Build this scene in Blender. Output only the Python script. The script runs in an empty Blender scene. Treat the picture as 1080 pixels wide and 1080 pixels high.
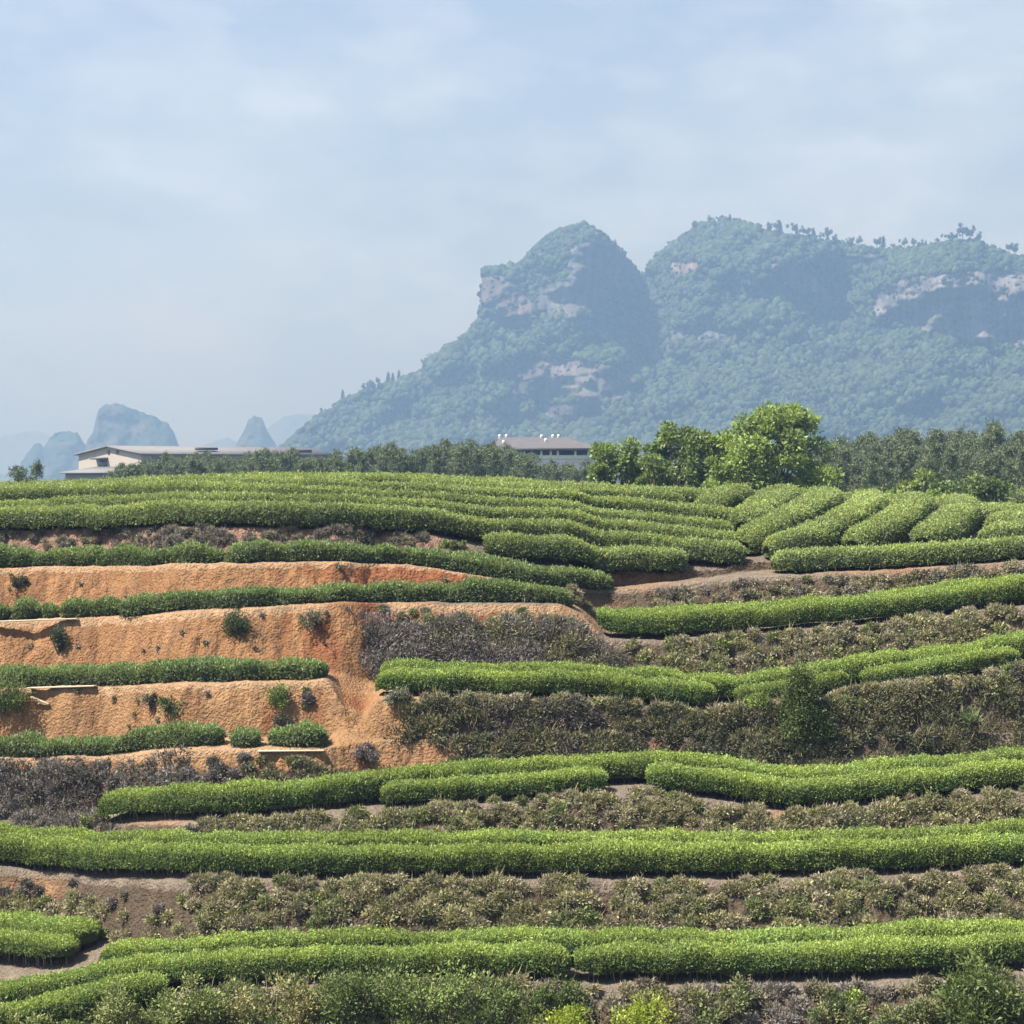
import bpy, math, random
import numpy as np

# ------------------------------------------------------------------ camera, sky, sun, exposure
F = 2339.0                      # focal length in units of a 1080 px frame
HOR = 500.0                     # eye level in that frame
sc = bpy.context.scene
COL = sc.collection
cam_d = bpy.data.cameras.new("camera")
cam = bpy.data.objects.new("camera", cam_d)
COL.objects.link(cam)
cam.location = (0, 0, 0)
cam.rotation_euler = (math.radians(90), 0, 0)
cam_d.sensor_width = 36.0
cam_d.lens = 36.0 * F / 1080.0
cam_d.shift_y = -(540.0 - HOR) / 1080.0
cam_d.clip_start = 0.5
cam_d.clip_end = 40000
sc.camera = cam

SUN_EL, SUN_AZ = math.radians(58), math.radians(-107)     # azimuth from +Y, towards -X (left, a little behind the hill)
SKY_STRENGTH, SUN_STRENGTH, EXPOSURE = 0.065, 5.0, 1.38
HAZE = 0.00053

w = bpy.data.worlds.new("World")
sc.world = w
w.use_nodes = True
nt = w.node_tree
nt.nodes.clear()
N = nt.nodes.new
sky = N("ShaderNodeTexSky")
sky.sky_type = 'NISHITA'
sky.sun_disc = False
sky.sun_elevation = SUN_EL
sky.sun_rotation = SUN_AZ
sky.air_density = 1.0
sky.dust_density = 1.5
sky.ozone_density = 1.5
tc = N("ShaderNodeTexCoord")
mp = N("ShaderNodeMapping"); mp.inputs['Scale'].default_value = (1.0, 1.0, 2.2)
mp.inputs['Location'].default_value = (0.35, 0.0, 0.12)
n1 = N("ShaderNodeTexNoise"); n1.inputs['Scale'].default_value = 7.0; n1.inputs['Detail'].default_value = 7; n1.inputs['Roughness'].default_value = 0.55
n2 = N("ShaderNodeTexNoise"); n2.inputs['Scale'].default_value = 24.0; n2.inputs['Detail'].default_value = 6; n2.inputs['Roughness'].default_value = 0.5
r1 = N("ShaderNodeMapRange"); r1.inputs['From Min'].default_value = 0.44; r1.inputs['From Max'].default_value = 0.64
r2 = N("ShaderNodeMapRange"); r2.inputs['From Min'].default_value = 0.47; r2.inputs['From Max'].default_value = 0.68
ma = N("ShaderNodeMath"); ma.operation = 'MULTIPLY_ADD'; ma.inputs[1].default_value = 0.6
ml = N("ShaderNodeMath"); ml.operation = 'MULTIPLY'; ml.inputs[1].default_value = 0.19
mx = N("ShaderNodeMix"); mx.data_type = 'RGBA'
mx.inputs['B'].default_value = (8.0, 8.2, 8.4, 1)
bg = N("ShaderNodeBackground"); bg.inputs['Strength'].default_value = SKY_STRENGTH
wo = N("ShaderNodeOutputWorld")
L = nt.links.new
L(tc.outputs['Generated'], mp.inputs['Vector'])
L(mp.outputs[0], n1.inputs['Vector']); L(mp.outputs[0], n2.inputs['Vector'])
L(n1.outputs[0], r1.inputs['Value']); L(n2.outputs[0], r2.inputs['Value'])
L(r2.outputs[0], ma.inputs[0]); L(r1.outputs[0], ma.inputs[2])
L(ma.outputs[0], ml.inputs[0]); ml.use_clamp = True
L(ml.outputs[0], mx.inputs['Factor'])
veil = N("ShaderNodeMix"); veil.data_type = 'RGBA'; veil.inputs['Factor'].default_value = .45; veil.inputs['B'].default_value = (3.4, 4.1, 5.4, 1)
L(sky.outputs[0], veil.inputs['A']); L(veil.outputs['Result'], mx.inputs['A'])
L(mx.outputs['Result'], bg.inputs['Color']); L(bg.outputs[0], wo.inputs['Surface'])

sd = bpy.data.lights.new("sun", 'SUN'); so = bpy.data.objects.new("sun", sd); COL.objects.link(so)
sd.energy = SUN_STRENGTH; sd.angle = math.radians(0.6); sd.color = (1.0, 0.95, 0.87)
SUN_DIR = np.array([math.sin(SUN_AZ) * math.cos(SUN_EL), math.cos(SUN_AZ) * math.cos(SUN_EL), math.sin(SUN_EL)])
from mathutils import Vector
so.rotation_euler = Vector(tuple(SUN_DIR)).to_track_quat('Z', 'Y').to_euler()
so.location = (-30, 40, 60)

sc.view_settings.view_transform = 'Standard'
sc.view_settings.look = 'None'
sc.view_settings.gamma = 1.0
sc.view_settings.use_curve_mapping = False
sc.view_settings.exposure = EXPOSURE
sc.render.engine = 'CYCLES'
sc.cycles.volume_bounces = 1
sc.cycles.max_bounces = 6
sc.cycles.diffuse_bounces = 3
sc.cycles.transmission_bounces = 3

# ------------------------------------------------------------------ helpers
rng = np.random.default_rng(7)
random.seed(7)

def hash3(ix, iy, iz, seed):
    h = (ix.astype(np.int64) * 374761393 + iy.astype(np.int64) * 668265263 + iz.astype(np.int64) * 2147483647 + seed * 974634777) & 0xFFFFFFFF
    h = ((h ^ (h >> 13)) * 1274126177) & 0xFFFFFFFF
    h = ((h ^ (h >> 15)) * 2246822519) & 0xFFFFFFFF
    h = h ^ (h >> 16)
    return (h & 0xFFFFFF) / float(0xFFFFFF)

def vnoise(x, y, z=0.0, seed=0):
    x = np.asarray(x, float); y = np.asarray(y, float); z = np.zeros_like(x) + z
    ix, iy, iz = np.floor(x), np.floor(y), np.floor(z)
    fx, fy, fz = x - ix, y - iy, z - iz
    fx = fx * fx * (3 - 2 * fx); fy = fy * fy * (3 - 2 * fy); fz = fz * fz * (3 - 2 * fz)
    r = 0
    for a in (0, 1):
        wx = fx if a else 1 - fx
        for b in (0, 1):
            wy = fy if b else 1 - fy
            for c in (0, 1):
                wz = fz if c else 1 - fz
                r = r + wx * wy * wz * hash3(ix + a, iy + b, iz + c, seed)
    return r * 2 - 1

def fbm(x, y, z=0.0, seed=0, octv=4, rough=0.5):
    r = 0; a = 1.0; s = 1.0; t = 0
    for i in range(octv):
        r = r + a * vnoise(np.asarray(x) * s + i * 17.3, np.asarray(y) * s - i * 9.1, np.asarray(z) * s, seed + i)
        t += a; a *= rough; s *= 2.03
    return r / t

def lerp(pts, u, col=1):
    p = np.array(pts, float)
    return np.interp(u, p[:, 0], p[:, col])

def norm(v):
    return v / np.maximum(np.linalg.norm(v, axis=-1, keepdims=True), 1e-9)

def rand_dirs(n):
    return norm(rng.normal(size=(n, 3)))

def quad_mesh(name, V, Q, C, mat, parent=None, smooth=False, label=None):
    V = np.asarray(V, np.float32); Q = np.asarray(Q, np.int32)
    me = bpy.data.meshes.new(name)
    me.vertices.add(len(V)); me.vertices.foreach_set('co', V.ravel())
    me.loops.add(Q.size); me.loops.foreach_set('vertex_index', Q.ravel())
    me.polygons.add(len(Q))
    me.polygons.foreach_set('loop_start', np.arange(0, Q.size, 4, dtype=np.int32))
    me.polygons.foreach_set('loop_total', np.full(len(Q), 4, np.int32))
    if smooth is True:
        me.polygons.foreach_set('use_smooth', np.ones(len(Q), bool))
    elif isinstance(smooth, int) and smooth is not False:
        s = np.zeros(len(Q), bool); s[:smooth] = True
        me.polygons.foreach_set('use_smooth', s)
    if C is not None:
        C = np.asarray(C, np.float32)
        at = me.color_attributes.new(name='tint', type='FLOAT_COLOR', domain='POINT')
        if C.shape[1] == 3:
            C = np.hstack([C, np.ones((len(C), 1), np.float32)])
        at.data.foreach_set('color', C.ravel())
    me.update(calc_edges=True)
    me.materials.append(mat)
    o = bpy.data.objects.new(name, me)
    COL.objects.link(o)
    if parent is not None:
        o.parent = parent
    if label: o['label'] = label
    return o

class Geo:
    """collects quads with a colour per vertex"""
    def __init__(s): s.V = []; s.Q = []; s.C = []; s.n = 0
    def add(s, V, Q, C):
        V = np.asarray(V, float); Q = np.asarray(Q, int)
        C = np.asarray(C, float)
        if C.ndim == 1: C = np.tile(C, (len(V), 1))
        s.V.append(V); s.Q.append(Q + s.n); s.C.append(C); s.n += len(V)
    def leaves(s, P, T, Nn, Ln, Wd, C, droop=0.15):
        n = len(P)
        if n == 0: return
        T = norm(T); S = norm(np.cross(T, Nn)); U = np.cross(S, T)
        Ln = np.broadcast_to(np.asarray(Ln, float), (n,))[:, None]; Wd = np.broadcast_to(np.asarray(Wd, float), (n,))[:, None]
        mid = P + T * Ln * .5 + U * Ln * droop
        V = np.empty((n, 4, 3))
        V[:, 0] = P; V[:, 1] = mid + S * Wd * .5; V[:, 2] = P + T * Ln; V[:, 3] = mid - S * Wd * .5
        Q = np.arange(n * 4).reshape(n, 4)
        s.add(V.reshape(-1, 3), Q, np.repeat(np.clip(C, 0.004, 1), 4, axis=0))
    def tube(s, pts, rad, C, sides=5):
        pts = np.asarray(pts, float); k = len(pts)
        rad = np.broadcast_to(np.asarray(rad, float), (k,))
        t = norm(np.gradient(pts, axis=0))
        ref = np.array([0, 0, 1.0]) if abs(t[:, 2]).mean() < .8 else np.array([1.0, 0, 0])
        a = norm(np.cross(t, ref)); b = np.cross(t, a)
        ang = np.arange(sides) * 2 * math.pi / sides
        V = pts[:, None] + rad[:, None, None] * (np.cos(ang)[None, :, None] * a[:, None] + np.sin(ang)[None, :, None] * b[:, None])
        i = np.arange(k - 1)[:, None] * sides; j = np.arange(sides)[None]; j2 = (j + 1) % sides
        Q = np.stack([i + j, i + j2, i + sides + j2, i + sides + j], -1).reshape(-1, 4)
        s.add(V.reshape(-1, 3), Q, C)
    def box(s, c, d, C, rot=0.0, tilt=0.0):
        c = np.array(c, float); d = np.array(d, float) / 2
        V = np.array([[x, y, z] for z in (-1, 1) for y in (-1, 1) for x in (-1, 1)], float) * d
        if tilt:
            ct, st = math.cos(tilt), math.sin(tilt)
            V = np.stack([V[:, 0] * ct - V[:, 2] * st, V[:, 1], V[:, 0] * st + V[:, 2] * ct], 1)
        cr, sr = math.cos(rot), math.sin(rot)
        V = np.stack([V[:, 0] * cr - V[:, 1] * sr, V[:, 0] * sr + V[:, 1] * cr, V[:, 2]], 1) + c
        Q = [[0, 2, 3, 1], [4, 5, 7, 6], [0, 1, 5, 4], [2, 6, 7, 3], [0, 4, 6, 2], [1, 3, 7, 5]]
        s.add(V, Q, C)
    def build(s, name, mat, parent=None, smooth=False, label=None):
        return quad_mesh(name, np.vstack(s.V), np.vstack(s.Q), np.vstack(s.C), mat, parent, smooth, label)

def empty(name, loc):
    o = bpy.data.objects.new(name, None); COL.objects.link(o); o.location = loc
    o.empty_display_size = .3
    return o

def tag(o, label=None, cat=None, group=None, kind=None):
    if label: o['label'] = label
    if cat: o['category'] = cat
    if group: o['group'] = group
    if kind: o['kind'] = kind
    return o

def local(o_parent, child):
    """children were built in world coordinates: move their vertices into the parent's space"""
    child.parent = o_parent
    l = np.array(o_parent.location, np.float32)
    me = child.data; n = len(me.vertices)
    a = np.empty(n * 3, np.float32); me.vertices.foreach_get('co', a)
    me.vertices.foreach_set('co', (a.reshape(-1, 3) - l).ravel()); me.update()
    return child

# ------------------------------------------------------------------ materials
def new_mat(name):
    m = bpy.data.materials.new(name); m.use_nodes = True
    m.node_tree.nodes.clear()
    return m, m.node_tree.nodes.new, m.node_tree.links.new

def mat_leaf(name, rough=.5, trans=.35, tint=(1.15, 1.1, .55), spec=.35):
    m, N, L = new_mat(name)
    a = N('ShaderNodeVertexColor'); a.layer_name = 'tint'
    p = N('ShaderNodeBsdfPrincipled'); p.inputs['Roughness'].default_value = rough
    p.inputs['Specular IOR Level'].default_value = spec
    t = N('ShaderNodeBsdfTranslucent')
    mu = N('ShaderNodeMix'); mu.data_type = 'RGBA'; mu.blend_type = 'MULTIPLY'; mu.inputs['Factor'].default_value = 1
    mu.inputs['B'].default_value = (*tint, 1)
    mi = N('ShaderNodeMixShader'); mi.inputs[0].default_value = trans
    o = N('ShaderNodeOutputMaterial')
    L(a.outputs['Color'], p.inputs['Base Color']); L(a.outputs['Color'], mu.inputs['A']); L(mu.outputs['Result'], t.inputs['Color'])
    L(p.outputs[0], mi.inputs[1]); L(t.outputs[0], mi.inputs[2]); L(mi.outputs[0], o.inputs['Surface'])
    return m

def mat_tint(name, rough=.9, scale=3.0, amt=.3, bump=.3, bscale=8.0, bdist=.05, spec=.2):
    m, N, L = new_mat(name)
    a = N('ShaderNodeVertexColor'); a.layer_name = 'tint'
    tcn = N('ShaderNodeTexCoord')
    no = N('ShaderNodeTexNoise'); no.inputs['Scale'].default_value = scale; no.inputs['Detail'].default_value = 6; no.inputs['Roughness'].default_value = .65
    mr = N('ShaderNodeMapRange'); mr.inputs['From Min'].default_value = .25; mr.inputs['From Max'].default_value = .75
    mr.inputs['To Min'].default_value = 1 - amt; mr.inputs['To Max'].default_value = 1 + amt
    mu = N('ShaderNodeMix'); mu.data_type = 'RGBA'; mu.blend_type = 'MULTIPLY'; mu.inputs['Factor'].default_value = 1
    L(tcn.outputs['Object'], no.inputs['Vector']); L(no.outputs[0], mr.inputs['Value'])
    L(a.outputs['Color'], mu.inputs['A']); L(mr.outputs[0], mu.inputs['B'])
    p = N('ShaderNodeBsdfPrincipled'); p.inputs['Roughness'].default_value = rough; p.inputs['Specular IOR Level'].default_value = spec
    L(mu.outputs['Result'], p.inputs['Base Color'])
    if bump:
        n3 = N('ShaderNodeTexNoise'); n3.inputs['Scale'].default_value = bscale; n3.inputs['Detail'].default_value = 5
        L(tcn.outputs['Object'], n3.inputs['Vector'])
        b = N('ShaderNodeBump'); b.inputs['Strength'].default_value = bump; b.inputs['Distance'].default_value = bdist
        L(n3.outputs[0], b.inputs['Height']); L(b.outputs[0], p.inputs['Normal'])
    o = N('ShaderNodeOutputMaterial'); L(p.outputs[0], o.inputs['Surface'])
    return m

M_TEA = mat_leaf('tea_leaf', .55, .3, (1.15, 1.1, .55), .22)
M_BRUSH = mat_leaf('brush_leaf', .7, .2, (1.1, 1.05, .8), .15)
M_TREE = mat_leaf('tree_leaf', .5, .33, (1.15, 1.1, .5), .3)
M_PINE = mat_leaf('pine_needle', .7, .12, (1.1, 1.1, .7), .15)
M_WOOD = mat_tint('bark', .9, 12, .3, .4, 30, .02)
M_SOIL = mat_tint('earth', .95, 8.0, .30, 1.0, 13.0, .14, .05)
M_ROCK = mat_tint('mountain_slope', .95, .03, .18, .7, .06, 6.0, .08)
M_FAR = mat_tint('far_slope', .95, .012, .2, .5, .02, 20.0, .05)
M_FOREST = mat_tint('forest_canopy', .85, .25, .3, .8, .6, 2.0, .1)
M_PLASTER = mat_tint('plaster', .85, .6, .06, .05, 4, .02)
M_ROOF = mat_tint('roof_tile', .75, .9, .12, .3, 3, .05)
M_GLASS = mat_tint('dark_glass', .2, 1, .05, 0, 1, .1, .5)
M_PLANK = mat_tint('bamboo_plank', .7, 14, .15, .2, 30, .01)
M_METAL = mat_tint('vent_metal', .35, 1, .03, 0, 1, .1, .5)

# ------------------------------------------------------------------ terraced hillside: profile
# each level: front lip of the bench as seen from the valley (u, v) and bench depth (u, m); c = run per rise of the bank below
LEV = [
 dict(lip=[(-400,1150),(-150,1118),(0,1097),(100,1076),(190,1058),(250,1046),(400,1041),(600,1042),(850,1041),(1000,1034),(1080,1030),(1480,1012)],
      w=[(-400,9.2),(50,8.9),(110,6.6),(190,3.4),(260,3.0),(1480,3.0)], c=.7),
 dict(lip=[(-400,895),(-100,910),(0,917),(100,926),(200,931),(300,932),(500,930),(700,931),(850,930),(960,926),(1080,920),(1480,900)],
      w=[(-400,3.1),(1480,3.1)], c=.72),
 dict(lip=[(-400,862),(0,866),(112,869),(200,868),(270,866),(330,862),(400,857),(500,851),(600,843),(680,839),(750,846),(830,859),(880,856),(960,847),(1080,837),(1480,812)],
      w=[(-400,.5),(60,.6),(112,2.2),(330,2.3),(400,3.1),(1480,3.1)], c=.75),
 dict(lip=[(-400,812),(-100,806),(0,802),(100,799),(200,792),(260,790),(345,791),(375,785),(430,780),(1480,770)],
      w=[(-400,1.9),(330,1.9),(375,.7),(420,.08),(1480,.08)], c=.45),
 dict(lip=[(-400,735),(-150,730),(0,727),(345,719),(365,722),(385,733),(410,738),(500,739),(620,741),(720,750),(770,752),(850,742),(900,733),(1000,721),(1080,707),(1480,640)],
      w=[(-400,1.7),(350,1.7),(395,3.0),(1480,3.0)], c=.42),
 dict(lip=[(-400,664),(-150,662),(0,656),(60,654),(130,651),(200,646),(270,642),(400,636),(590,637),(612,648),(640,676),(700,676),(800,669),(880,663),(960,655),(1080,640),(1480,600)],
      w=[(-400,1.5),(600,1.5),(630,3.0),(1480,3.0)], c=.65),
 dict(lip=[(-400,608),(-150,606),(0,601),(100,598),(200,596),(270,594),(400,595),(450,599),(500,607),(560,619),(640,624),(700,618),(800,609),(900,604),(1000,599),(1080,593),(1480,570)],
      w=[(-400,1.4),(430,1.4),(640,1.3),(760,1.6),(820,1.9),(1480,1.9)], c=.7),
 dict(lip=[(-400,575),(-150,568),(0,562),(100,558),(200,556),(400,559),(460,565),(500,580),(520,591),(600,602),(700,606),(760,601),(820,593),(900,587),(1000,581),(1080,574),(1480,556)],
      w=[(-400,0),(1480,0)], c=.8),
]
CREST = [(-400,542),(-150,536),(0,529),(100,526),(200,521),(300,518),(420,519),(540,525),(620,529),(740,535),(840,538),(950,544),(1060,551),(1150,558),(1480,580)]
WORK = np.arange(-1000, 2081, 2.5)
UC = WORK
KD, KZ = [], []
def smooth_u(a, n=5):
    k = np.ones(n) / n
    return np.convolve(np.pad(a, n // 2, mode='edge'), k, 'valid')
D = np.full(len(UC), 50.0); Zp = None
for k, lv in enumerate(LEV):
    v = smooth_u(lerp(lv['lip'], UC) + 1.2 * vnoise(UC / 37.0, UC * 0 + k * 7.7, 0, 3) + .8 * vnoise(UC / 11.0, UC * 0 + k * 3.3, 0, 4), 5)
    s = (v - HOR) / F
    wd = smooth_u(lerp(lv['w'], UC), 9)
    if k == 0:
        D = 50.0 + 0 * UC; z = -D * s
    else:
        Db, zb = KD[-1], KZ[-1]
        D = (Db - lv['c'] * zb) / (1 + lv['c'] * s)
        D = np.maximum(D, Db + .12); z = -D * s
    KD.append(D); KZ.append(z)
    KD.append(D + np.maximum(wd, .05)); KZ.append(z + .06 * np.maximum(wd, .05))
Dl, zl = KD[-1], KZ[-1]
Dc = Dl + 9.6
zc = -Dc * (smooth_u(lerp(CREST, UC), 15) - HOR) / F
for t in (.2, .4, .6, .8, 1.0):
    KD.append(Dl + 9.6 * t); KZ.append(zl + (zc - zl) * (1 - (1 - t) ** 1.45))
for d, dz in ((3, -.15), (7, -.8), (14, -2.3), (30, -4.6)):
    KD.append(Dc + d); KZ.append(zc + dz)
KD.append(0 * UC + 150); KZ.append(0 * UC - 8.0)
KD.append(0 * UC + 300); KZ.append(0 * UC - 9.0)
KD.append(0 * UC + 16000); KZ.append(0 * UC - 9.0)
ku = np.clip((UC - 342) / 24, 0, 1) * np.clip((404 - UC) / 22, 0, 1); ku = ku * ku * (3 - 2 * ku)
a_, b_ = 6, 9
for k in range(a_ + 1, b_):
    t_ = (KD[k] - KD[a_]) / (KD[b_] - KD[a_])
    KZ[k] = KZ[k] * (1 - ku) + ku * (KZ[a_] + (KZ[b_] - KZ[a_]) * t_ + .12 * math.sin(k * 1.7))
D0, z0 = KD[0], KZ[0]
KD = [0 * UC + 14, 0 * UC + 34, D0 - 4.5, D0 - 1.9] + KD
KZ = [0 * UC - 14.5, 0 * UC - 16.2, z0 - 3.2, z0 - 1.9] + KZ
KD = np.array(KD); KZ = np.array(KZ)              # knots x columns
NPRE = 4
LIP = [NPRE + 2 * k for k in range(8)]            # knot index of each lip

def seg_of(k): return LIP[k]

def col_idx(u):
    i = np.clip((u - UC[0]) / 2.5, 0, len(UC) - 1.001)
    return i
def knots_at(u):
    i = col_idx(u); a = np.floor(i).astype(int); f = i - a
    return KD[:, a] * (1 - f) + KD[:, a + 1] * f, KZ[:, a] * (1 - f) + KZ[:, a + 1] * f
def clump(x, y):
    """amount by which earth is roughed up"""
    a = fbm(x * 2.2, y * 2.6, 0, 21, 4, .55)
    b = 1 - np.abs(fbm(x * 3.7 + 9, y * 4.5, 0, 31, 3, .5)) * 2
    c = 1 - np.abs(fbm(x * 8.5, y * 9.5, 0, 41, 2, .5)) * 2
    return .5 * a + .35 * b + .25 * c
def T(x, y, rough=True, parts=False):
    x = np.asarray(x, float); y = np.asarray(y, float)
    u = 540 + F * x / np.maximum(y, 1)
    kd, kz = knots_at(u)
    z = kz[0].copy(); seg = np.zeros(len(x), int); fr = np.zeros(len(x))
    for k in range(len(kd) - 1):
        m = y >= kd[k]
        t = np.clip((y - kd[k]) / np.maximum(kd[k + 1] - kd[k], 1e-4), 0, 1)
        z = np.where(m, kz[k] + (kz[k + 1] - kz[k]) * t, z)
        seg = np.where(m, k, seg); fr = np.where(m, t, fr)
    if rough:
        riser = (seg % 2 == 1) & (seg >= NPRE - 1) & (seg < LIP[7])
        pit = np.sin(np.pi * np.clip(fr, 0, 1))
        amp = np.where(riser, .08 + .24 * pit, .045)
        amp = np.where(y > 110, .2, amp)
        z = z + amp * clump(x, y)
        z = z - np.where(riser, .16 * pit * (1 - np.clip(np.abs(vnoise(x * 1.9 + .4 * vnoise(x, y, 0, 5), y * .3, 0, 45)) * 3.5, 0, 1)), 0)
    if parts: return z, seg, fr, u
    return z

# one earth sheet out to the horizon: columns fan out from the viewer, rows follow the knots
ucol = np.concatenate([np.arange(-1000, -160, 12), np.arange(-160, 1240, 2.0), np.arange(1240, 2081, 12)]).astype(float)
kd, kz = knots_at(ucol)
rows = []
div = []
for k in range(len(kd) - 1):
    if k < NPRE - 2: n = 8
    elif k < NPRE: n = 24
    elif k < LIP[7]: n = 12 if (k - NPRE) % 2 == 0 else 26
    elif k < LIP[7] + 6: n = 12
    else: n = 8
    div.append(n)
    for t in np.arange(n) / n:
        rows.append(kd[k] * (1 - t) + kd[k + 1] * t)
rows.append(kd[-1])
Yg = np.array(rows)
Xg = (ucol[None] - 540) / F * Yg
R_, C_ = Yg.shape
x = Xg.ravel(); y = Yg.ravel()
z, seg, fr, uu = T(x, y, parts=True)
zr = np.maximum.accumulate(np.zeros(1))
vv = HOR - F * z / y
# colours of the earth itself: real soil types where the photo shows them
nz = fbm(x * .9, y * .9, 0, 51, 4); nf = fbm(x * 4, y * 4, 0, 61, 3)
orange = np.array([.255, .145, .070]); red = np.array([.19, .082, .040]); litter = np.array([.165, .135, .105]); under = np.array([.085, .065, .045]); pale = np.array([.32, .215, .13])
def sm(a, b, t): t = np.clip((t - a) / (b - a), 0, 1); return t * t * (3 - 2 * t)
def blob(cu, cv, ru, rv): return np.exp(-(((uu - cu) / ru) ** 2 + ((vv - cv) / rv) ** 2) ** 1.5)
base = np.tile(under, (len(x), 1))
ramp_ = sm(338, 360, uu + 8 * fbm(x * 2, y * 2, 0, 58, 3)) * sm(412, 392, uu) * (seg >= 9) * (seg <= 14)
def mixc(m, c):
    global base
    m = np.clip(m, 0, 1)[:, None]; base = base * (1 - m) + c * m
bench = ((seg - NPRE) % 2 == 0) & (seg >= NPRE) & (seg < LIP[7])
lipn = (((seg - NPRE) % 2 == 1) & (fr > .86)) & (seg < LIP[7])
mixc((bench | lipn) * 1.0 * (1 - ramp_), litter)
mixc((seg >= LIP[7]) * 1.0, litter * .85)
mixc(sm(95, 130, y), np.array([.065, .09, .04]))
left = 1 - sm(430, 470, uu + nz * 30)
soil = left * ((seg >= LIP[2] + 1) & (seg <= LIP[6])) * sm(.0, .1, np.where(vv < 812, 1, 0) + 0.0)
soil = np.maximum(soil, (1 - sm(520, 560, uu + nz * 25)) * (seg == LIP[5] + 1))
soil = np.maximum(soil, (1 - sm(585, 640, uu + nz * 30)) * (seg == LIP[4] + 1) * (fr > .55))
nb_ = fbm(x * 2.3, y * 1.2, 0, 53, 4, .6)
rill = np.abs(vnoise(x * 2.6 + .6 * nz, y * .25, 0, 57))
mixc(soil, orange * (1 + .25 * nz[:, None]))
mixc(soil * (seg >= LIP[4] + 1) * (.18 + .2 * sm(-.3, .4, nb_)) , np.array([.20, .088, .042]))
mixc(soil * (seg <= LIP[4]) * .3, np.array([.30, .185, .10]))
mixc(soil * sm(.05, .3, fbm(x * 5, y * 3, 0, 59, 3)) * .35, np.array([.15, .095, .06]))
mixc(soil * sm(.08, .38, nb_) * .65, np.array([.15, .082, .042]))
mixc(soil * sm(.15, .0, rill) * .25, np.array([.34, .21, .11]))
mixc(soil * sm(.0, .55, nz + .35 * sm(150, 420, uu) - .15 + .5 * blob(470, 600, 140, 16)), red)
mixc(soil * (bench | lipn) * .8 * (1 - ramp_), pale)
mixc((1 - sm(455, 500, uu)) * (seg == LIP[6] + 1) * .8, np.array([.24, .15, .11]))
mixc(np.maximum.reduce([blob(845, 862, 35, 9), blob(30, 938, 40, 12) * .9, blob(500, 800, 60, 8) * .8, blob(560, 792, 160, 12) * .75,
     blob(660, 612, 60, 12) * .6, blob(950, 600, 120, 8) * .6, blob(620, 650, 40, 18) * .7, blob(175, 866, 40, 5) * .5]), np.array([.28, .16, .085]))
mixc(blob(600, 795, 120, 9) * .8, np.array([.25, .12, .07]))
base *= (1 + .25 * nf[:, None])
idx = np.arange(R_ * C_).reshape(R_, C_)
Qg = np.stack([idx[:-1, :-1], idx[:-1, 1:], idx[1:, 1:], idx[1:, :-1]], -1).reshape(-1, 4)
g = quad_mesh('ground', np.stack([x, y, z], 1), Qg, base, M_SOIL, smooth=True)
tag(g, 'terraced hillside of orange and brown earth falling in steps', kind='structure')
# the viewer's own hill behind and beneath the camera
gx = np.linspace(-60, 60, 30); gy = np.linspace(-60, 15, 30)
GX, GY = np.meshgrid(gx, gy)
GZ = np.interp(GY, [-60, 2, 6, 15], [-1.2, -1.7, -3.5, -14.55]) + .05 * vnoise(GX, GY)
gi = np.arange(900).reshape(30, 30)
o = quad_mesh('near_ground', np.stack([GX.ravel(), GY.ravel(), GZ.ravel()], 1), np.stack([gi[:-1, :-1], gi[:-1, 1:], gi[1:, 1:], gi[1:, :-1]], -1).reshape(-1, 4),
              np.tile(litter, (900, 1)), M_SOIL, smooth=True)
tag(o, 'near slope on which the viewer stands', kind='structure')

def at_foot(u, v):
    """point on the hillside seen at (u, v): first hit going away from the viewer"""
    u = np.atleast_1d(np.asarray(u, float)); v = np.atleast_1d(np.asarray(v, float)); out = []
    Ds = np.arange(45, 100, .04)
    for a, b in zip(u, v):
        xs = (a - 540) / F * Ds
        vt = HOR - F * T(xs, Ds, rough=False) / Ds
        hit = np.nonzero(vt <= b)[0]
        d = Ds[hit[0]] if len(hit) else Ds[np.argmin(vt)]
        out.append(((a - 540) / F * d, d))
    return np.array(out)
def at_top(u, v, h, lev=7):
    """point of the upper field whose hedge top (h above the ground) is seen at (u, v)"""
    out = []
    for a, b in zip(np.atleast_1d(u), np.atleast_1d(v)):
        dl = float(np.interp(a, UC, KD[LIP[lev]])) + .3; Ds = np.arange(dl, dl + 13, .04)
        xs = (a - 540) / F * Ds
        vt = HOR - F * (T(xs, Ds, rough=False) + h) / Ds
        hit = np.nonzero(vt <= b)[0]
        d = Ds[hit[0]] if len(hit) else Ds[np.argmin(vt)]
        out.append(((a - 540) / F * d, d))
    return np.array(out)

# ------------------------------------------------------------------ tea hedges
def resample(P, step, smooth=True):
    P = np.asarray(P, float)
    if smooth and len(P) > 2:
        # Catmull-Rom through the points
        A = np.vstack([2 * P[0] - P[1], P, 2 * P[-1] - P[-2]]); out = []
        for i in range(1, len(A) - 2):
            for t in np.linspace(0, 1, 12, endpoint=False):
                out.append(.5 * ((2 * A[i]) + (-A[i-1] + A[i+1]) * t + (2*A[i-1] - 5*A[i] + 4*A[i+1] - A[i+2]) * t*t + (-A[i-1] + 3*A[i] - 3*A[i+1] + A[i+2]) * t**3))
        out.append(P[-1]); P = np.array(out)
    d = np.concatenate([[0], np.cumsum(np.linalg.norm(np.diff(P, axis=0), axis=1))])
    n = max(int(d[-1] / step), 4)
    s = np.linspace(0, d[-1], n + 1)
    return np.stack([np.interp(s, d, P[:, 0]), np.interp(s, d, P[:, 1])], 1), s

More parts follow.
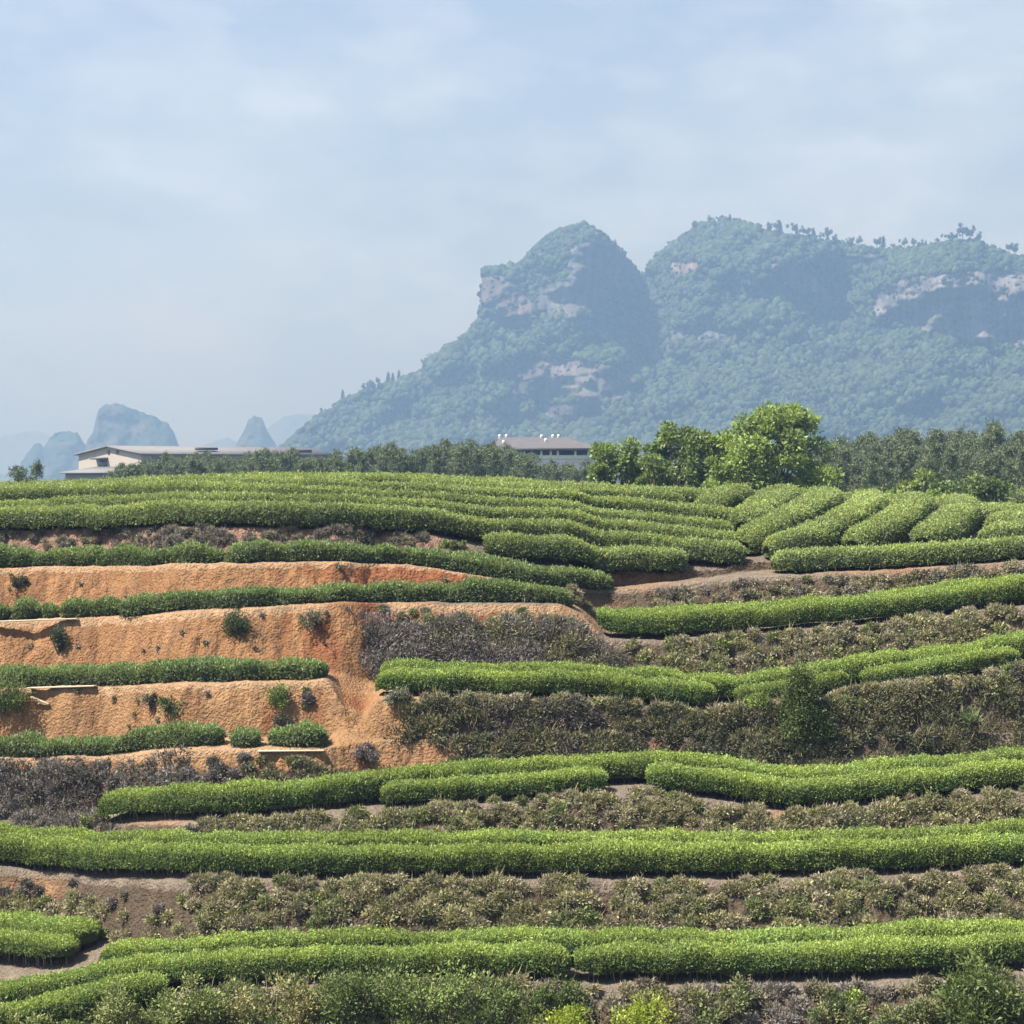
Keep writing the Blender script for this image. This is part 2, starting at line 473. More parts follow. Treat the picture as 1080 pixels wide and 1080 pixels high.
HSEED = [0]
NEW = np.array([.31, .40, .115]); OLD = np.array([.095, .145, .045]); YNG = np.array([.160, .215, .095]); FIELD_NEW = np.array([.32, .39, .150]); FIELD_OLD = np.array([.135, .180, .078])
def hedge(label, path, w=1.15, h=.75, dens=1250, leaf=.069, new=NEW, old=OLD, rag=.08, lump=.06, stems=True, group='clipped tea hedges on the terraces', lift=.22, closed_ends=(True, True), shoots=.25):
    HSEED[0] += 1; sd = HSEED[0] * 13; h = h * .87; w = w * .9
    P, s = resample(path, .16)
    n = len(P); Ltot = s[-1]
    tg = norm(np.gradient(P, axis=0)); sid = np.stack([tg[:, 1], -tg[:, 0]], 1)    # towards the viewer for paths running left to right
    z = T(P[:, 0], P[:, 1], rough=False)
    R = w * .55
    e = np.ones(n)
    if closed_ends[0]: q = np.clip(s / R, 0, 1); e *= np.sqrt(np.maximum(1 - (1 - q) ** 2, .02))
    if closed_ends[1]: q = np.clip((Ltot - s) / R, 0, 1); e *= np.sqrt(np.maximum(1 - (1 - q) ** 2, .02))
    K = 15
    t = np.linspace(-.18, math.pi + .18, K)
    ox = np.sign(np.cos(t)) * np.abs(np.cos(t)) ** .85; oz = np.where(t < 0, t * .5, np.where(t > math.pi, (math.pi - t) * .5, np.abs(np.sin(t)) ** .62))
    ox = ox * np.where((t < 0) | (t > math.pi), .9, 1)
    def surf(si, tt, ctn=None):
        """point + normal on the hedge skin at running length si and profile parameter tt"""
        px = np.interp(si, s, P[:, 0]); py = np.interp(si, s, P[:, 1]); pz = np.interp(si, s, z); ee = np.interp(si, s, e)
        sx = np.interp(si, s, sid[:, 0]); sy = np.interp(si, s, sid[:, 1])
        cx = np.interp(tt, t, ox); cz = np.interp(tt, t, oz)
        lum = 1 + lump * 2 * vnoise(si / .55 + sd, tt * .8, 0, sd) + lump * 1.6 * vnoise(si / 2.1 + sd, tt * .3, 0, sd + 1)
        wv = w / 2 * (1 + rag * vnoise(si / .9, tt * 0 + 5, 0, sd + 2)) * lum * (.35 + .65 * ee)
        hh = (h * (1 + rag * .9 * vnoise(si / 1.3, tt * 0, 0, sd + 3)) - lift) * (.45 + .55 * ee) * lum
        X = px + sx * cx * wv; Y = py + sy * cx * wv
        Z = pz + lift + cz * hh
        nrm = norm(np.stack([sx * cx * hh, sy * cx * hh, np.maximum(cz, -.2) * w / 2 * 1.0], 1))
        return np.stack([X, Y, Z], 1), nrm, cz
    G = Geo()
    si = np.repeat(s, K); tt = np.tile(t, n)
    V, nr, cz = surf(si, tt)
    V = V - nr * .03
    # underside: close the ring with two inner points
    pin = []
    for sg in (.55, -.55):
        pin.append(np.stack([P[:, 0] + sid[:, 0] * sg * w / 2 * e, P[:, 1] + sid[:, 1] * sg * w / 2 * e, z + lift * .75], 1))
    Vr = np.concatenate([V.reshape(n, K, 3), pin[1][:, None], pin[0][:, None]], 1); KK = K + 2
    ii = np.arange(n - 1)[:, None] * KK; jj = np.arange(KK)[None]; j2 = (jj + 1) % KK
    Q = np.stack([ii + jj, ii + j2, ii + KK + j2, ii + KK + jj], -1).reshape(-1, 4)
    cap = []
    for b0 in (0, (n - 1) * KK):
        for q in range(KK // 2 - 1):
            cap.append([b0 + q, b0 + q + 1, b0 + KK - 2 - q, b0 + KK - 1 - q])
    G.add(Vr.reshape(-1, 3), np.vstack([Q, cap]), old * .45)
    nb = len(Q) + len(cap)
    # leaves over the skin
    arc = w * 1.0 + 2 * h * .8
    m = int(Ltot * arc * dens)
    si = rng.uniform(0, Ltot, m); tt = rng.uniform(-.2, math.pi * .93, m)
    Pp, nr, cz = surf(si, tt)
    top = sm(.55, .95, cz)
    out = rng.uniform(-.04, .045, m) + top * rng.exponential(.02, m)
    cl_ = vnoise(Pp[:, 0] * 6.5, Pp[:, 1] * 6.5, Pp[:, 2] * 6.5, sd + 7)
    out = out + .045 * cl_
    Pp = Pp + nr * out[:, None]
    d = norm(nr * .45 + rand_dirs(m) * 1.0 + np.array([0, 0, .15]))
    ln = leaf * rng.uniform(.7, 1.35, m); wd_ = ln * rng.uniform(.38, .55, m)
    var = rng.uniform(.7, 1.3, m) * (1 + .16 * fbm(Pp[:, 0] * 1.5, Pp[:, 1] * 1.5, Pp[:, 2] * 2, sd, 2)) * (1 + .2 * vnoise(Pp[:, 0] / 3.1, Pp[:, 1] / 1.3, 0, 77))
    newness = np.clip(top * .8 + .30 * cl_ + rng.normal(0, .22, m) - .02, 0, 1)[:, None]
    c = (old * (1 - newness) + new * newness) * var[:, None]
    hue = vnoise(si / .8 + sd, tt * 0 + 3, 0, sd + 9)[:, None]
    c = c * (1 + hue * np.array([.10, .05, -.03]))
    nfac = norm(nr * .85 + rand_dirs(m) * .9)
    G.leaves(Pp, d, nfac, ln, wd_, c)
    # standing shoots along the top
    m2 = int(Ltot * w * dens * shoots)
    if m2:
        si = rng.uniform(0, Ltot, m2); tt = rng.uniform(.35, math.pi - .35, m2)
        Pp, nr, cz = surf(si, tt)
        d = norm(np.array([0, 0, 1.0]) + rand_dirs(m2) * .5 + nr * .3)
        ln = leaf * rng.uniform(.9, 1.7, m2)
        G.leaves(Pp, d, rand_dirs(m2), ln, ln * .3, new * rng.uniform(.8, 1.35, m2)[:, None] * np.array([1.05, 1.03, .9]))
    m3 = int(Ltot * 5); si = rng.uniform(0, Ltot, m3); tt = rng.uniform(.3, math.pi - .4, m3); Pp, nr, cz = surf(si, tt)
    for q in range(3):
        dq = norm(np.array([0, 0, 1.0]) + rand_dirs(m3) * .6); G.leaves(Pp + nr * .02 + np.array([0, 0, .04 * q]), dq, rand_dirs(m3), leaf * rng.uniform(1.1, 1.8, m3), leaf * .35, new * rng.uniform(.8, 1.25, m3)[:, None])
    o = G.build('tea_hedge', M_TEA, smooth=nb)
    mid = n // 2
    o.location = (0, 0, 0)
    # put the origin at the hedge's foot
    l = np.array([P[mid, 0], P[mid, 1], z[mid]], np.float32)
    a = np.empty(len(o.data.vertices) * 3, np.float32); o.data.vertices.foreach_get('co', a)
    o.data.vertices.foreach_set('co', (a.reshape(-1, 3) - l).ravel()); o.data.update(); o.location = l.tolist()
    tag(o, label, 'tea hedge', group)
    if stems:
        S = Geo(); ns = int(Ltot / .16)
        for q in range(ns):
            sv = rng.uniform(.15, Ltot - .15)
            px = np.interp(sv, s, P[:, 0]); py = np.interp(sv, s, P[:, 1]); pz = float(T(np.array([px]), np.array([py]))[0])
            off = rng.uniform(-.1, .42) * w
            sx, sy = np.interp(sv, s, sid[:, 0]), np.interp(sv, s, sid[:, 1])
            b = np.array([px + sx * off * .7, py + sy * off * .7, pz - .06]); tp = b + np.array([rng.uniform(-.12, .12) + sx * .08, rng.uniform(-.05, .05) + sy * .08, lift + .3])
            S.tube([b, (b + tp) / 2 + rng.normal(0, .015, 3), tp], [.014, .011, .008], np.array([.22, .18, .13]) * rng.uniform(.7, 1.3), 3)
        so_ = S.build('woody_stems', M_WOOD); local(o, so_); so_['kind'] = 'stuff'
    return o

def bench_path(k, u0, u1, push, extra=None):
    """follows the lip of bench k between two bearings; push: metres from the lip to the hedge's middle"""
    us = np.linspace(u0, u1, max(int((u1 - u0) / 30), 3) + 1)
    d = np.interp(us, UC, KD[LIP[k]]) + push
    if extra: d = d + lerp(extra, us)
    if len(d) > 6: d = np.convolve(np.pad(d, 1, mode='edge'), [.25, .5, .25], 'valid')
    return np.stack([(us - 540) / F * d, d], 1)
def foot_path(pts, push):
    p = np.array(pts, float); q = at_foot(p[:, 0], p[:, 1]); dd = q[:, 1] + push
    return np.stack([(p[:, 0] - 540) / F * dd, dd], 1)

LX = [(-160,3.6),(0,3.2),(60,2.6),(120,1.5),(190,.6),(260,0),(1480,0)]
G1 = 'tea hedges on the lowest terrace'
hedge('lowest terrace tea hedge, front row, left half, above the green shrubs', bench_path(0, -160, 601, .8, [(-160,1.5),(0,1.35),(190,.7),(260,0),(1480,0)]), h=.74, group=G1)
hedge('lowest terrace tea hedge, front row, right half, with dark hollow under it', bench_path(0, 606, 1250, .8), h=.76, group=G1, lift=.28)
hedge('back row hedge on the lowest terrace, starting beside the two stubby left hedges', bench_path(0, 112, 1250, 2.15, [(90,2.0),(120,1.5),(190,.6),(260,0),(1480,0)]), h=.72, group=G1)
hedge('short hedge stub at the bottom left corner in front of the lowest front row', bench_path(0, -160, 176, .35), w=1.15, h=.72, group=G1)
hedge('stubby round-ended hedge at left edge, upper of the two beside the lowest terrace', foot_path([(-160,1000),(-60,1000),(0,1001),(50,1005),(92,1010)], .55), w=1.5, h=.8, group=G1)
hedge('stubby hedge at left edge on visible stems, lower of the two beside the lowest terrace', foot_path([(-160,1008),(-60,1012),(0,1017),(40,1021),(72,1026)], .55), w=1.2, h=.75, lift=.3, group=G1)
G2 = 'tea hedges on the second terrace from the bottom'
hedge('front row of the unbroken double hedge that crosses the whole second terrace from the bottom', bench_path(1, -160, 1250, .8), w=1.12, h=.78, group=G2)
hedge('back row of the unbroken double hedge that crosses the whole second terrace from the bottom', bench_path(1, -160, 1250, 2.25), w=1.12, h=.74, group=G2)
G3 = 'tea hedges on the third terrace from the bottom'
hedge('long third terrace hedge with rounded left end beside dark brush, becomes the back row', bench_path(2, 114, 1250, .85, [(114,0),(300,.05),(400,.8),(470,1.2),(1480,1.2)]), w=1.3, h=.82, group=G3)
hedge('front hedge of the third terrace, left piece in front of the long row', bench_path(2, 402, 640, .75), w=1.15, h=.68, group=G3)
hedge('front hedge of the third terrace, right piece above the bare orange patch', bench_path(2, 682, 1250, .8), w=1.25, h=.74, group=G3)
G4 = 'young tea hedges on the bare orange banks'
YK = dict(w=.85, h=.46, new=YNG * 1.35, old=YNG * .62, rag=.42, lump=.16, dens=700, leaf=.10, lift=.05, group=G4, shoots=.5, stems=False)
hedge('young hedge on the lowest orange bank at left, above the grey dead brush', bench_path(3, -160, 235, .75), **YK)
hedge('small tuft of young tea between two gaps on the lowest orange bank', bench_path(3, 245, 275, .65), **{**YK, 'w': .8})
hedge('short young tea clump at right end of the lowest orange bank, by the dirt path', bench_path(3, 284, 344, .8), **{**YK, 'w': 1.2, 'h': .55})
hedge('even young hedge ending at the dirt path, above the second plank', bench_path(4, -160, 345, .8), **{**YK, 'rag': .22, 'w': .95, 'h': .54})
hedge('long young hedge above the tall orange bank and the grey thicket', bench_path(5, 131, 604, .75), **{**YK, 'rag': .22, 'h': .48})
hedge('young hedge piece left of a gap in the row above the topmost plank', bench_path(5, 66, 126, .7), **YK)
hedge('narrow single young tea bush between two gaps in the row above the topmost plank', bench_path(5, 46, 61, .7), **{**YK, 'w': .7, 'h': .5})
hedge('short young tea clump near left edge in the row above the topmost plank', bench_path(5, 15, 43, .7), **YK)
hedge('young tea clump cut by the left edge in the row above the topmost plank', bench_path(5, -160, 11, .7), **YK)
hedge('upper young hedge at left under the brown bank, left of its small gap', bench_path(6, -160, 235, .7), **{**YK, 'h': .52})
hedge('upper young hedge that bends down to the right below the first long clipped hedge', bench_path(6, 240, 643, .7), **{**YK, 'rag': .15, 'w': 1.0, 'h': .55})
G5 = 'tea hedges on the fourth terrace, right side'
hedge('long back hedge of the fourth terrace running from the dirt path to the right edge', bench_path(4, 402, 1250, 2.15), w=1.35, h=.78, group=G5)
hedge('front hedge of the fourth terrace beside the dirt path, left of the yellow-green shrub', bench_path(4, 398, 754, .85), w=1.3, h=.74, group=G5)
hedge('short hedge behind the pointed dark tree on the fourth terrace', bench_path(4, 775, 893, 1.1), w=1.1, h=.56, group=G5, new=NEW * .8)
hedge('front hedge of the fourth terrace, right piece past the pointed dark tree', bench_path(4, 908, 1073, .85), w=1.2, h=.66, group=G5)
G6 = 'tea hedges on the fifth terrace, right side'
hedge('front row of the bright double hedge below the brown bank at right', bench_path(5, 630, 1250, .9), w=1.3, h=.78, group=G6)
hedge('back row of the bright double hedge below the brown bank at right', bench_path(5, 646, 1250, 2.15), w=1.25, h=.76, group=G6)
G7 = 'dense hedges of the upper tea field'
FK = dict(new=FIELD_NEW, old=FIELD_OLD, dens=620, leaf=.088, rag=.04, lump=.03, stems=False, group=G7, lift=.14, shoots=.15)
hedge('round-ended hedge along the lip of the upper field below the slanting hedges', bench_path(6, 814, 1250, .95), w=1.4, h=.74, **FK)
def top_path(pts, h):
    p = np.array(pts, float)
    if p[-1, 0] - p[0, 0] < 200: return at_top(p[:, 0], p[:, 1], h)
    us = np.linspace(p[0, 0], p[-1, 0], int((p[-1, 0] - p[0, 0]) / 15)); q = at_top(us, np.interp(us, p[:, 0], p[:, 1]), h)
    d = q[:, 1]
    for _ in range(3): d = np.convolve(np.pad(d, 2, mode='edge'), np.ones(5) / 5, 'valid')
    return np.stack([(us - 540) / F * d, d], 1)[::2] if len(us) % 2 else np.stack([(us - 540) / F * d, d], 1)
hedge('short plump hedge in front of the long rows, left of the footpath', top_path([(510,570),(540,566),(600,570),(660,578),(724,590)], .78), w=1.6, h=.8, **FK)
rows_ = [
 ('first long clipped hedge above the brown bank', [(-160,548),(0,541),(100,534),(200,531),(350,531),(430,535),(480,541),(540,546),(620,554),(700,563),(786,577)], 1.22, .8),
 ('second long clipped hedge of the upper field', [(-160,535),(0,528),(110,522),(200,520),(300,520),(400,523),(540,534),(620,541),(700,551),(784,565)], 1.2, .75),
 ('third long clipped hedge of the upper field', [(-160,521),(0,514),(100,509),(200,508.5),(300,510),(400,515),(540,525),(620,532),(700,541),(773,552)], 1.12, .72),
 ('fourth long clipped hedge of the upper field', [(-160,510),(0,505.5),(200,503),(300,503),(400,507),(540,515),(620,520),(700,527),(782,538)], 1.12, .72),
]
for lb, pts, ww, hh in rows_:
    hedge(lb, top_path(pts, hh), w=ww, h=hh, **FK)
def crest_path(a, b, doff):
    us = np.arange(a, b + 1, 40.0); dd = np.interp(us, UC, Dc) + doff
    return np.stack([(us - 540) / F * dd, dd], 1)
hedge('fifth long hedge lying just below the skyline of the field', crest_path(-160, 740, -1.6), w=1.2, h=.72, **FK)
hedge('skyline hedge of the field in front of the pine belt', crest_path(-160, 800, .25), w=1.3, h=.70, **FK)
hedge('hedge just over the crest behind the skyline hedge', crest_path(-160, 830, 2.0), w=1.5, h=.70, **FK)
# hedges that run up the slope on the right and turn away over the crest
diag = [
 ('smallest of the slanting hedges, a short mound where the long rows end', [(744,527),(765,517),(784,512)], None),
 ('slanting hedge mound second from left above the footpath', [(784,541),(805,527),(826,516)], [(812,4.2)]),
 ('slanting hedge third from left, running up from the footpath to the crest', [(784,562),(815,547),(845,532),(870,519)], [(858,3.6)]),
 ('long slanting hedge, fourth from left, reaching down to the footpath', [(808,574),(850,559),(890,540),(915,523)], [(908,3.6)]),
 ('slanting hedge fifth from left with dark shaded right side', [(898,565),(925,551),(950,537),(966,525)], [(958,3.4)]),
 ('slanting hedge sixth from left with a squared lower end', [(972,561),(990,550),(1003,540),(1012,530)], [(1004,3.4)]),
]
for lb, pts, over in diag:
    p = top_path(pts, .8)
    if over:
        u0, d0 = over[0]
        dcc = float(np.interp(u0, UC, Dc))
        p = np.vstack([p, [((u0 - 540) / F * (dcc + d0 - 1.2), dcc + d0 - 1.2)], [((u0 - 45 - 540) / F * (dcc + d0 + 1), dcc + d0 + 1)]])
    hedge(lb, p, w=1.5 if over else 1.4, h=.95, **FK)
hedge('low rounded hedge at right edge lying just above the lip hedge', top_path([(1034,556),(1060,549),(1090,545),(1200,545)], .8), w=1.5, h=.75, **FK)
hedge('small upper hedge at the right edge of the field', top_path([(1052,541),(1075,536),(1120,534),(1200,538)], .75), w=1.4, h=.7, **FK)
hedge('skyline hedge at the right edge of the field', top_path([(1030,533),(1050,529),(1080,532),(1130,538)], .75), w=1.5, h=.7, **FK)
for q, (a, b, lb) in enumerate([(838, 872, 'crest hedge showing between the second and third slanting hedges'), (880, 915, 'crest hedge showing between the third and fourth slanting hedges'),
                                (930, 962, 'crest hedge showing between the fourth and fifth slanting hedges'), (975, 1010, 'crest hedge showing between the fifth and sixth slanting hedges')]):
    us = np.array([a - 12, (a + b) / 2, b + 14.]); dd = np.interp(us, UC, Dc) + np.array([1.6, .9, .7])
    hedge(lb, np.stack([(us - 540) / F * dd, dd], 1), w=1.3, h=.66, **FK)

# ------------------------------------------------------------------ brush on the banks between terraces
OLIVE = np.array([.240, .235, .110]); BEIGE = np.array([.40, .36, .24]); GREY = np.array([.185, .168, .160]); DARKG = np.array([.075, .09, .045]); GREEN = np.array([.16, .215, .065]); STRAW = np.array([.36, .30, .19])
def brush(name, label, specs, per=3000):
    G = Geo()
    for (k, u0, u1, t0, t1, dens, hh, pal, edge) in specs:
        dens *= 1.7
        # k: knot index where the bank starts; t along the bank (0 foot, 1 lip)
        a, b = knots_at(np.array([(u0 + u1) / 2.]))
        run = float(a[k + 1, 0] - a[k, 0]); rise = abs(float(b[k + 1, 0] - b[k, 0]))
        Dm = float(a[k, 0]); area = (u1 - u0) / F * Dm * max(math.hypot(run, rise), .3) * (t1 - t0)
        nc = int(area * dens)
        if nc < 1: continue
        u = rng.uniform(u0, u1, nc); t = rng.uniform(t0, t1, nc)
        # ragged edges
        keep = np.ones(nc, bool)
        if edge:
            fe = np.minimum(u - u0, u1 - u) / edge
            keep &= rng.uniform(0, 1, nc) < np.clip(fe + .25 * vnoise(u / 9., t * 3, 0, 5), 0, 1)
        patch = fbm(u / 45., t * 1.5 + k, 0, 91, 3)
        keep &= (rng.uniform(0, 1, nc) < np.clip(1.1 + patch, .3, 1))
        u, t = u[keep], t[keep]
        kd_, kz_ = knots_at(u)
        y_ = kd_[k] + (kd_[k + 1] - kd_[k]) * t; x_ = (u - 540) / F * y_
        z_ = T(x_, y_)
        sl = np.stack([0 * u, -(kz_[k + 1] - kz_[k]), (kd_[k + 1] - kd_[k])], 1); sl = norm(sl)
        nc = len(u)
        pi = np.clip(fbm(x_ * .55, y_ * .8, z_ * .8, 15 + k, 3) * 1.3 + .5 + rng.normal(0, .13, nc), 0, .999)
        pal = np.array(pal); f = pi * (len(pal) - 1); fi = f.astype(int); ff = (f - fi)[:, None]
        cc = pal[fi] * (1 - ff) + pal[np.minimum(fi + 1, len(pal) - 1)] * ff
        rad = hh * rng.uniform(.45, 1.05, nc) * (1 + .4 * patch[keep])
        lc = rng.uniform(.75, 1.3, nc)
        npl = np.maximum((per / max(dens, 6) * rng.uniform(.6, 1.4, nc)), 6).astype(int)
        ci = np.repeat(np.arange(nc), npl); m = len(ci)
        d = rand_dirs(m); d = norm(d + sl[ci] * .55 + np.array([0, -.15, .35]))
        r = rad[ci] * rng.uniform(.25, 1, m) ** .6
        P = np.stack([x_, y_, z_], 1)[ci] + d * r[:, None] * np.array([1.15, .8, .85])
        c = cc[ci] * (lc[ci] * rng.uniform(.65, 1.35, m))[:, None]
        tw = rng.uniform(0, 1, m) < .30
        ln = np.where(tw, rng.uniform(.10, .22, m), rng.uniform(.06, .13, m)); wd_ = np.where(tw, .012, ln * .45)
        c = np.where(tw[:, None], (GREY * 1.5 * .5 + BEIGE * .5) * rng.uniform(.5, 1.5, m)[:, None] * .6 + c * .4, c)
        G.leaves(P, norm(d * .7 + rand_dirs(m) * .7 + np.array([0, 0, .25])), norm(d + rand_dirs(m) * .6), ln, wd_, c)
        # dead stalks and grass blades standing out of the tangle
        si = rng.integers(0, nc, int(nc * (2.2 if per > 1000 else .3))); ms = len(si)
        sw = vnoise(x_[si] / 1.7, z_[si], 0, 99)
        keep2 = rng.uniform(-.6, 1, ms) < sw; si = si[keep2]; ms = len(si)
        if ms:
            P0 = np.stack([x_, y_, z_], 1)[si] + rng.normal(0, .1, (ms, 3))
            dd = norm(np.array([0, -.35, 1.0]) + rand_dirs(ms) * .55); ls = rng.uniform(.22, .5, ms) * np.clip(hh / .24, .5, 1.3)
            G.leaves(P0, dd, rand_dirs(ms), ls, rng.uniform(.012, .026, ms), np.array([.33, .30, .17]) * rng.uniform(.5, 1.3, ms)[:, None], droop=.08)
    o = G.build(name, M_BRUSH)
    tag(o, label, kind='stuff')
    return o
R = lambda k: LIP[k] - 1                    # bank that rises to lip k
mixed = [OLIVE * .9, OLIVE * 1.1, BEIGE * .8, OLIVE * 1.25, GREEN * .95, OLIVE * 1.2, (GREY + OLIVE) * .6, BEIGE * .85, OLIVE * .9]
dead = [GREY * .6, GREY * .75, GREY * 1.0, GREY * .7, GREY * .9]
darkm = [DARKG * .9, OLIVE * .42, OLIVE * .65, DARKG * 1.1, OLIVE * .8, GREY * .45]
brush('dry_brush', 'olive and grey dry brush on the bank below the second terrace hedge', [
    (R(1), -180, 1260, .0, .55, 9, .27, mixed, 0), (R(1), 170, 1260, .5, 1.0, 8, .25, mixed, 40), (R(1), -180, 200, .5, .8, 5, .18, dead, 30),
    (LIP[1], 150, 440, -.03, .05, 5, .16, mixed, 30), (LIP[1], 660, 1260, -.03, .06, 4, .18, mixed, 60)])
brush('dry_brush', 'brush bank of olive tangle below the third terrace hedges', [
    (R(2), 200, 1260, .0, .95, 10, .24, mixed, 20), (LIP[2], 430, 740, -.03, .09, 6, .2, mixed, 40), (LIP[2], 900, 1260, -.03, .06, 6, .18, mixed, 40), (R(2), 80, 330, .1, .75, 9, .16, dead, 20),
    (R(2), -180, 120, 0, 1, 8, .25, dead, 10)])
brush('dead_brush', 'dark grey dead brush mass left of the rounded hedge end', [
    (LIP[2], -180, 108, 0, 1, 11, .3, dead, 8), (R(3), -180, 200, 0, .82, 12, .36, dead, 8), (R(3), 190, 345, .1, .75, 8, .26, dead + [OLIVE * .8], 12)])
brush('dark_brush', 'tall dark bush-covered bank below the fourth terrace hedges', [
    (R(3), 455, 1260, .15, 1.05, 10, .27, darkm, 30), (R(4), 410, 1260, .0, 1.0, 11, .32, darkm, 25), (R(4), 405, 1260, .65, 1.0, 9, .26, mixed, 25), (LIP[4], 420, 720, -.02, .06, 7, .2, mixed, 30),
    (LIP[4], 790, 1260, -.02, .12, 7, .22, mixed, 30), (R(3), 640, 1260, .0, .35, 9, .26, darkm, 40)])
brush('dry_brush', 'low olive brush between the fourth and fifth terraces at right', [
    (R(5), 652, 1260, .0, .98, 12, .24, mixed, 25), (LIP[5], 820, 1260, -.02, .05, 6, .16, mixed, 30)])
brush('dead_thicket', 'purplish grey dead thicket beside the top of the dirt path', [
    (R(5), 380, 650, .0, .72, 15, .5, [GREY * .85, np.array([.13, .11, .125]), GREY * 1.1, GREY * .8, OLIVE * .7], 12), (R(5), 470, 640, .45, .85, 7, .2, mixed, 30), (R(5), 400, 470, .55, .95, 3, .14, mixed, 20)])
brush('dry_brush', 'brown brush strip below the lip of the upper field at right', [
    (R(6), 680, 1260, .0, .85, 12, .2, [GREY * 1.1, OLIVE, BEIGE * .8, GREY * .9, OLIVE * .8], 25), (LIP[5], 700, 1260, .9, 1.0, 5, .16, mixed, 30), (R(6), 585, 700, .0, .6, 5, .14, mixed, 30), (R(6), 540, 630, .3, .9, 4, .12, mixed, 20)])
brush('dead_grass', 'thin dead grass on the brown bank under the first long hedge', [
    (R(7), -180, 470, .15, .95, 4, .11, [GREY * 1.2, BEIGE * .7, GREY * .8], 20), (R(7), 110, 240, .2, .95, 8, .15, dead, 20), (R(7), 330, 460, .2, .95, 8, .15, dead, 20)])
brush('dead_grass', 'sparse weeds and clods scattered on the orange banks', [
    (R(5), -180, 390, .1, .9, .35, .06, [OLIVE, GREY, GREY * .7, OLIVE * .8], 0), (R(4), -180, 370, .1, .9, .4, .06, [OLIVE, GREY, GREEN], 0), (R(6), -180, 500, .1, .9, .3, .05, [GREY, OLIVE], 0)], per=260)
brush('dry_brush', 'brown brush bank along the bottom of the photo at right', [
    (R(0), 450, 1260, .2, 1.0, 8, .24, [GREY * 1.2, GREY, OLIVE * .9, BEIGE * .7, GREY * .8], 40), (R(0), -180, 600, .0, 1.0, 9, .38, [GREEN * .8, np.array([.24, .27, .11]), GREEN, np.array([.18, .235, .075]), OLIVE], 30)])

# ------------------------------------------------------------------ bushes
def bush(name, label, u, v, width, height, c1, c2, push=0., leaf=.08, n=2600, stems=7, pts=None, cat='shrub', group=None, cone=False, mat=None, depth=.7, loose=.75, D=None):
    if D is None:
        p = at_foot([u], [v])[0]; yy = p[1] + push
    else: yy = D
    xx = (u - 540) / F * yy
    zz = float(T(np.array([xx]), np.array([yy]))[0]) if D is None else float(T(np.array([xx]), np.array([yy]), rough=False)[0])
    root = empty(name, (xx, yy, zz - .03)); tag(root, label, cat, group)
    S = Geo(); Gf = Geo()
    tips = []
    for q in range(stems):
        a = rng.uniform(0, 2 * math.pi); rr = rng.uniform(.2, .9) * width / 2
        tp = np.array([math.cos(a) * rr, math.sin(a) * rr * depth, height * rng.uniform(.45, .85)])
        md = tp * .5 + np.array([rng.normal(0, .04), rng.normal(0, .04), height * .05])
        if cone: tp = np.array([tp[0] * .3, tp[1] * .3, height * rng.uniform(.5, .95)])
        S.tube([[0, 0, 0], md, tp], [.025 * height + .006, .016 * height + .004, .006], np.array([.12, .095, .07]), 4)
        tips.append(tp)
    S.build('stem', M_WOOD, root)
    nc = int(26 * (1 + width * height * .5))
    ce = rand_dirs(nc) * (rng.uniform(.25, 1, nc) ** .45)[:, None]
    if cone:
        hz = rng.uniform(0.03, 1, nc) ** 1.5; r_ = (1 - hz) ** .9 * width / 2 * rng.uniform(.4, 1, nc)
        an = rng.uniform(0, 2 * math.pi, nc)
        ce = np.stack([np.cos(an) * r_, np.sin(an) * r_ * depth, hz * height], 1)
    else:
        nl_ = 4 + int(width * 2); lob = rng.uniform(-1, 1, (nl_, 3)) * np.array([width * .34, width * .3 * depth, 0]) ; lob[:, 2] = height * rng.uniform(.25, .72, nl_) * (1 - .5 * np.abs(lob[:, 0]) / (width * .5))
        lr = rng.uniform(.16, .34, nl_) * min(width, height * 1.3); li = rng.integers(0, nl_, nc)
        ce = lob[li] + ce * lr[li][:, None]
    cr = np.minimum(width, height) * rng.uniform(.07, .2, nc)
    ti = rng.uniform(0, 1, nc)[:, None]; cc = (c1 * (1 - ti) + c2 * ti) * rng.uniform(.75, 1.25, nc)[:, None]
    ci = rng.integers(0, nc, n)
    d = rand_dirs(n); d[:, 2] = d[:, 2] + .35; d = norm(d)
    P = ce[ci] + d * (cr[ci] * rng.uniform(.3, 1 + loose, n))[:, None]
    P[:, 2] = np.maximum(P[:, 2], .02)
    ln = leaf * rng.uniform(.6, 1.3, n)
    Gf.leaves(P, norm(d + rand_dirs(n) * .8 + np.array([0, 0, .2])), norm(d + rand_dirs(n) * .6), ln, ln * .45, cc[ci] * rng.uniform(.65, 1.35, n)[:, None])
    Gf.build('foliage', mat or M_BRUSH, root)
    return root

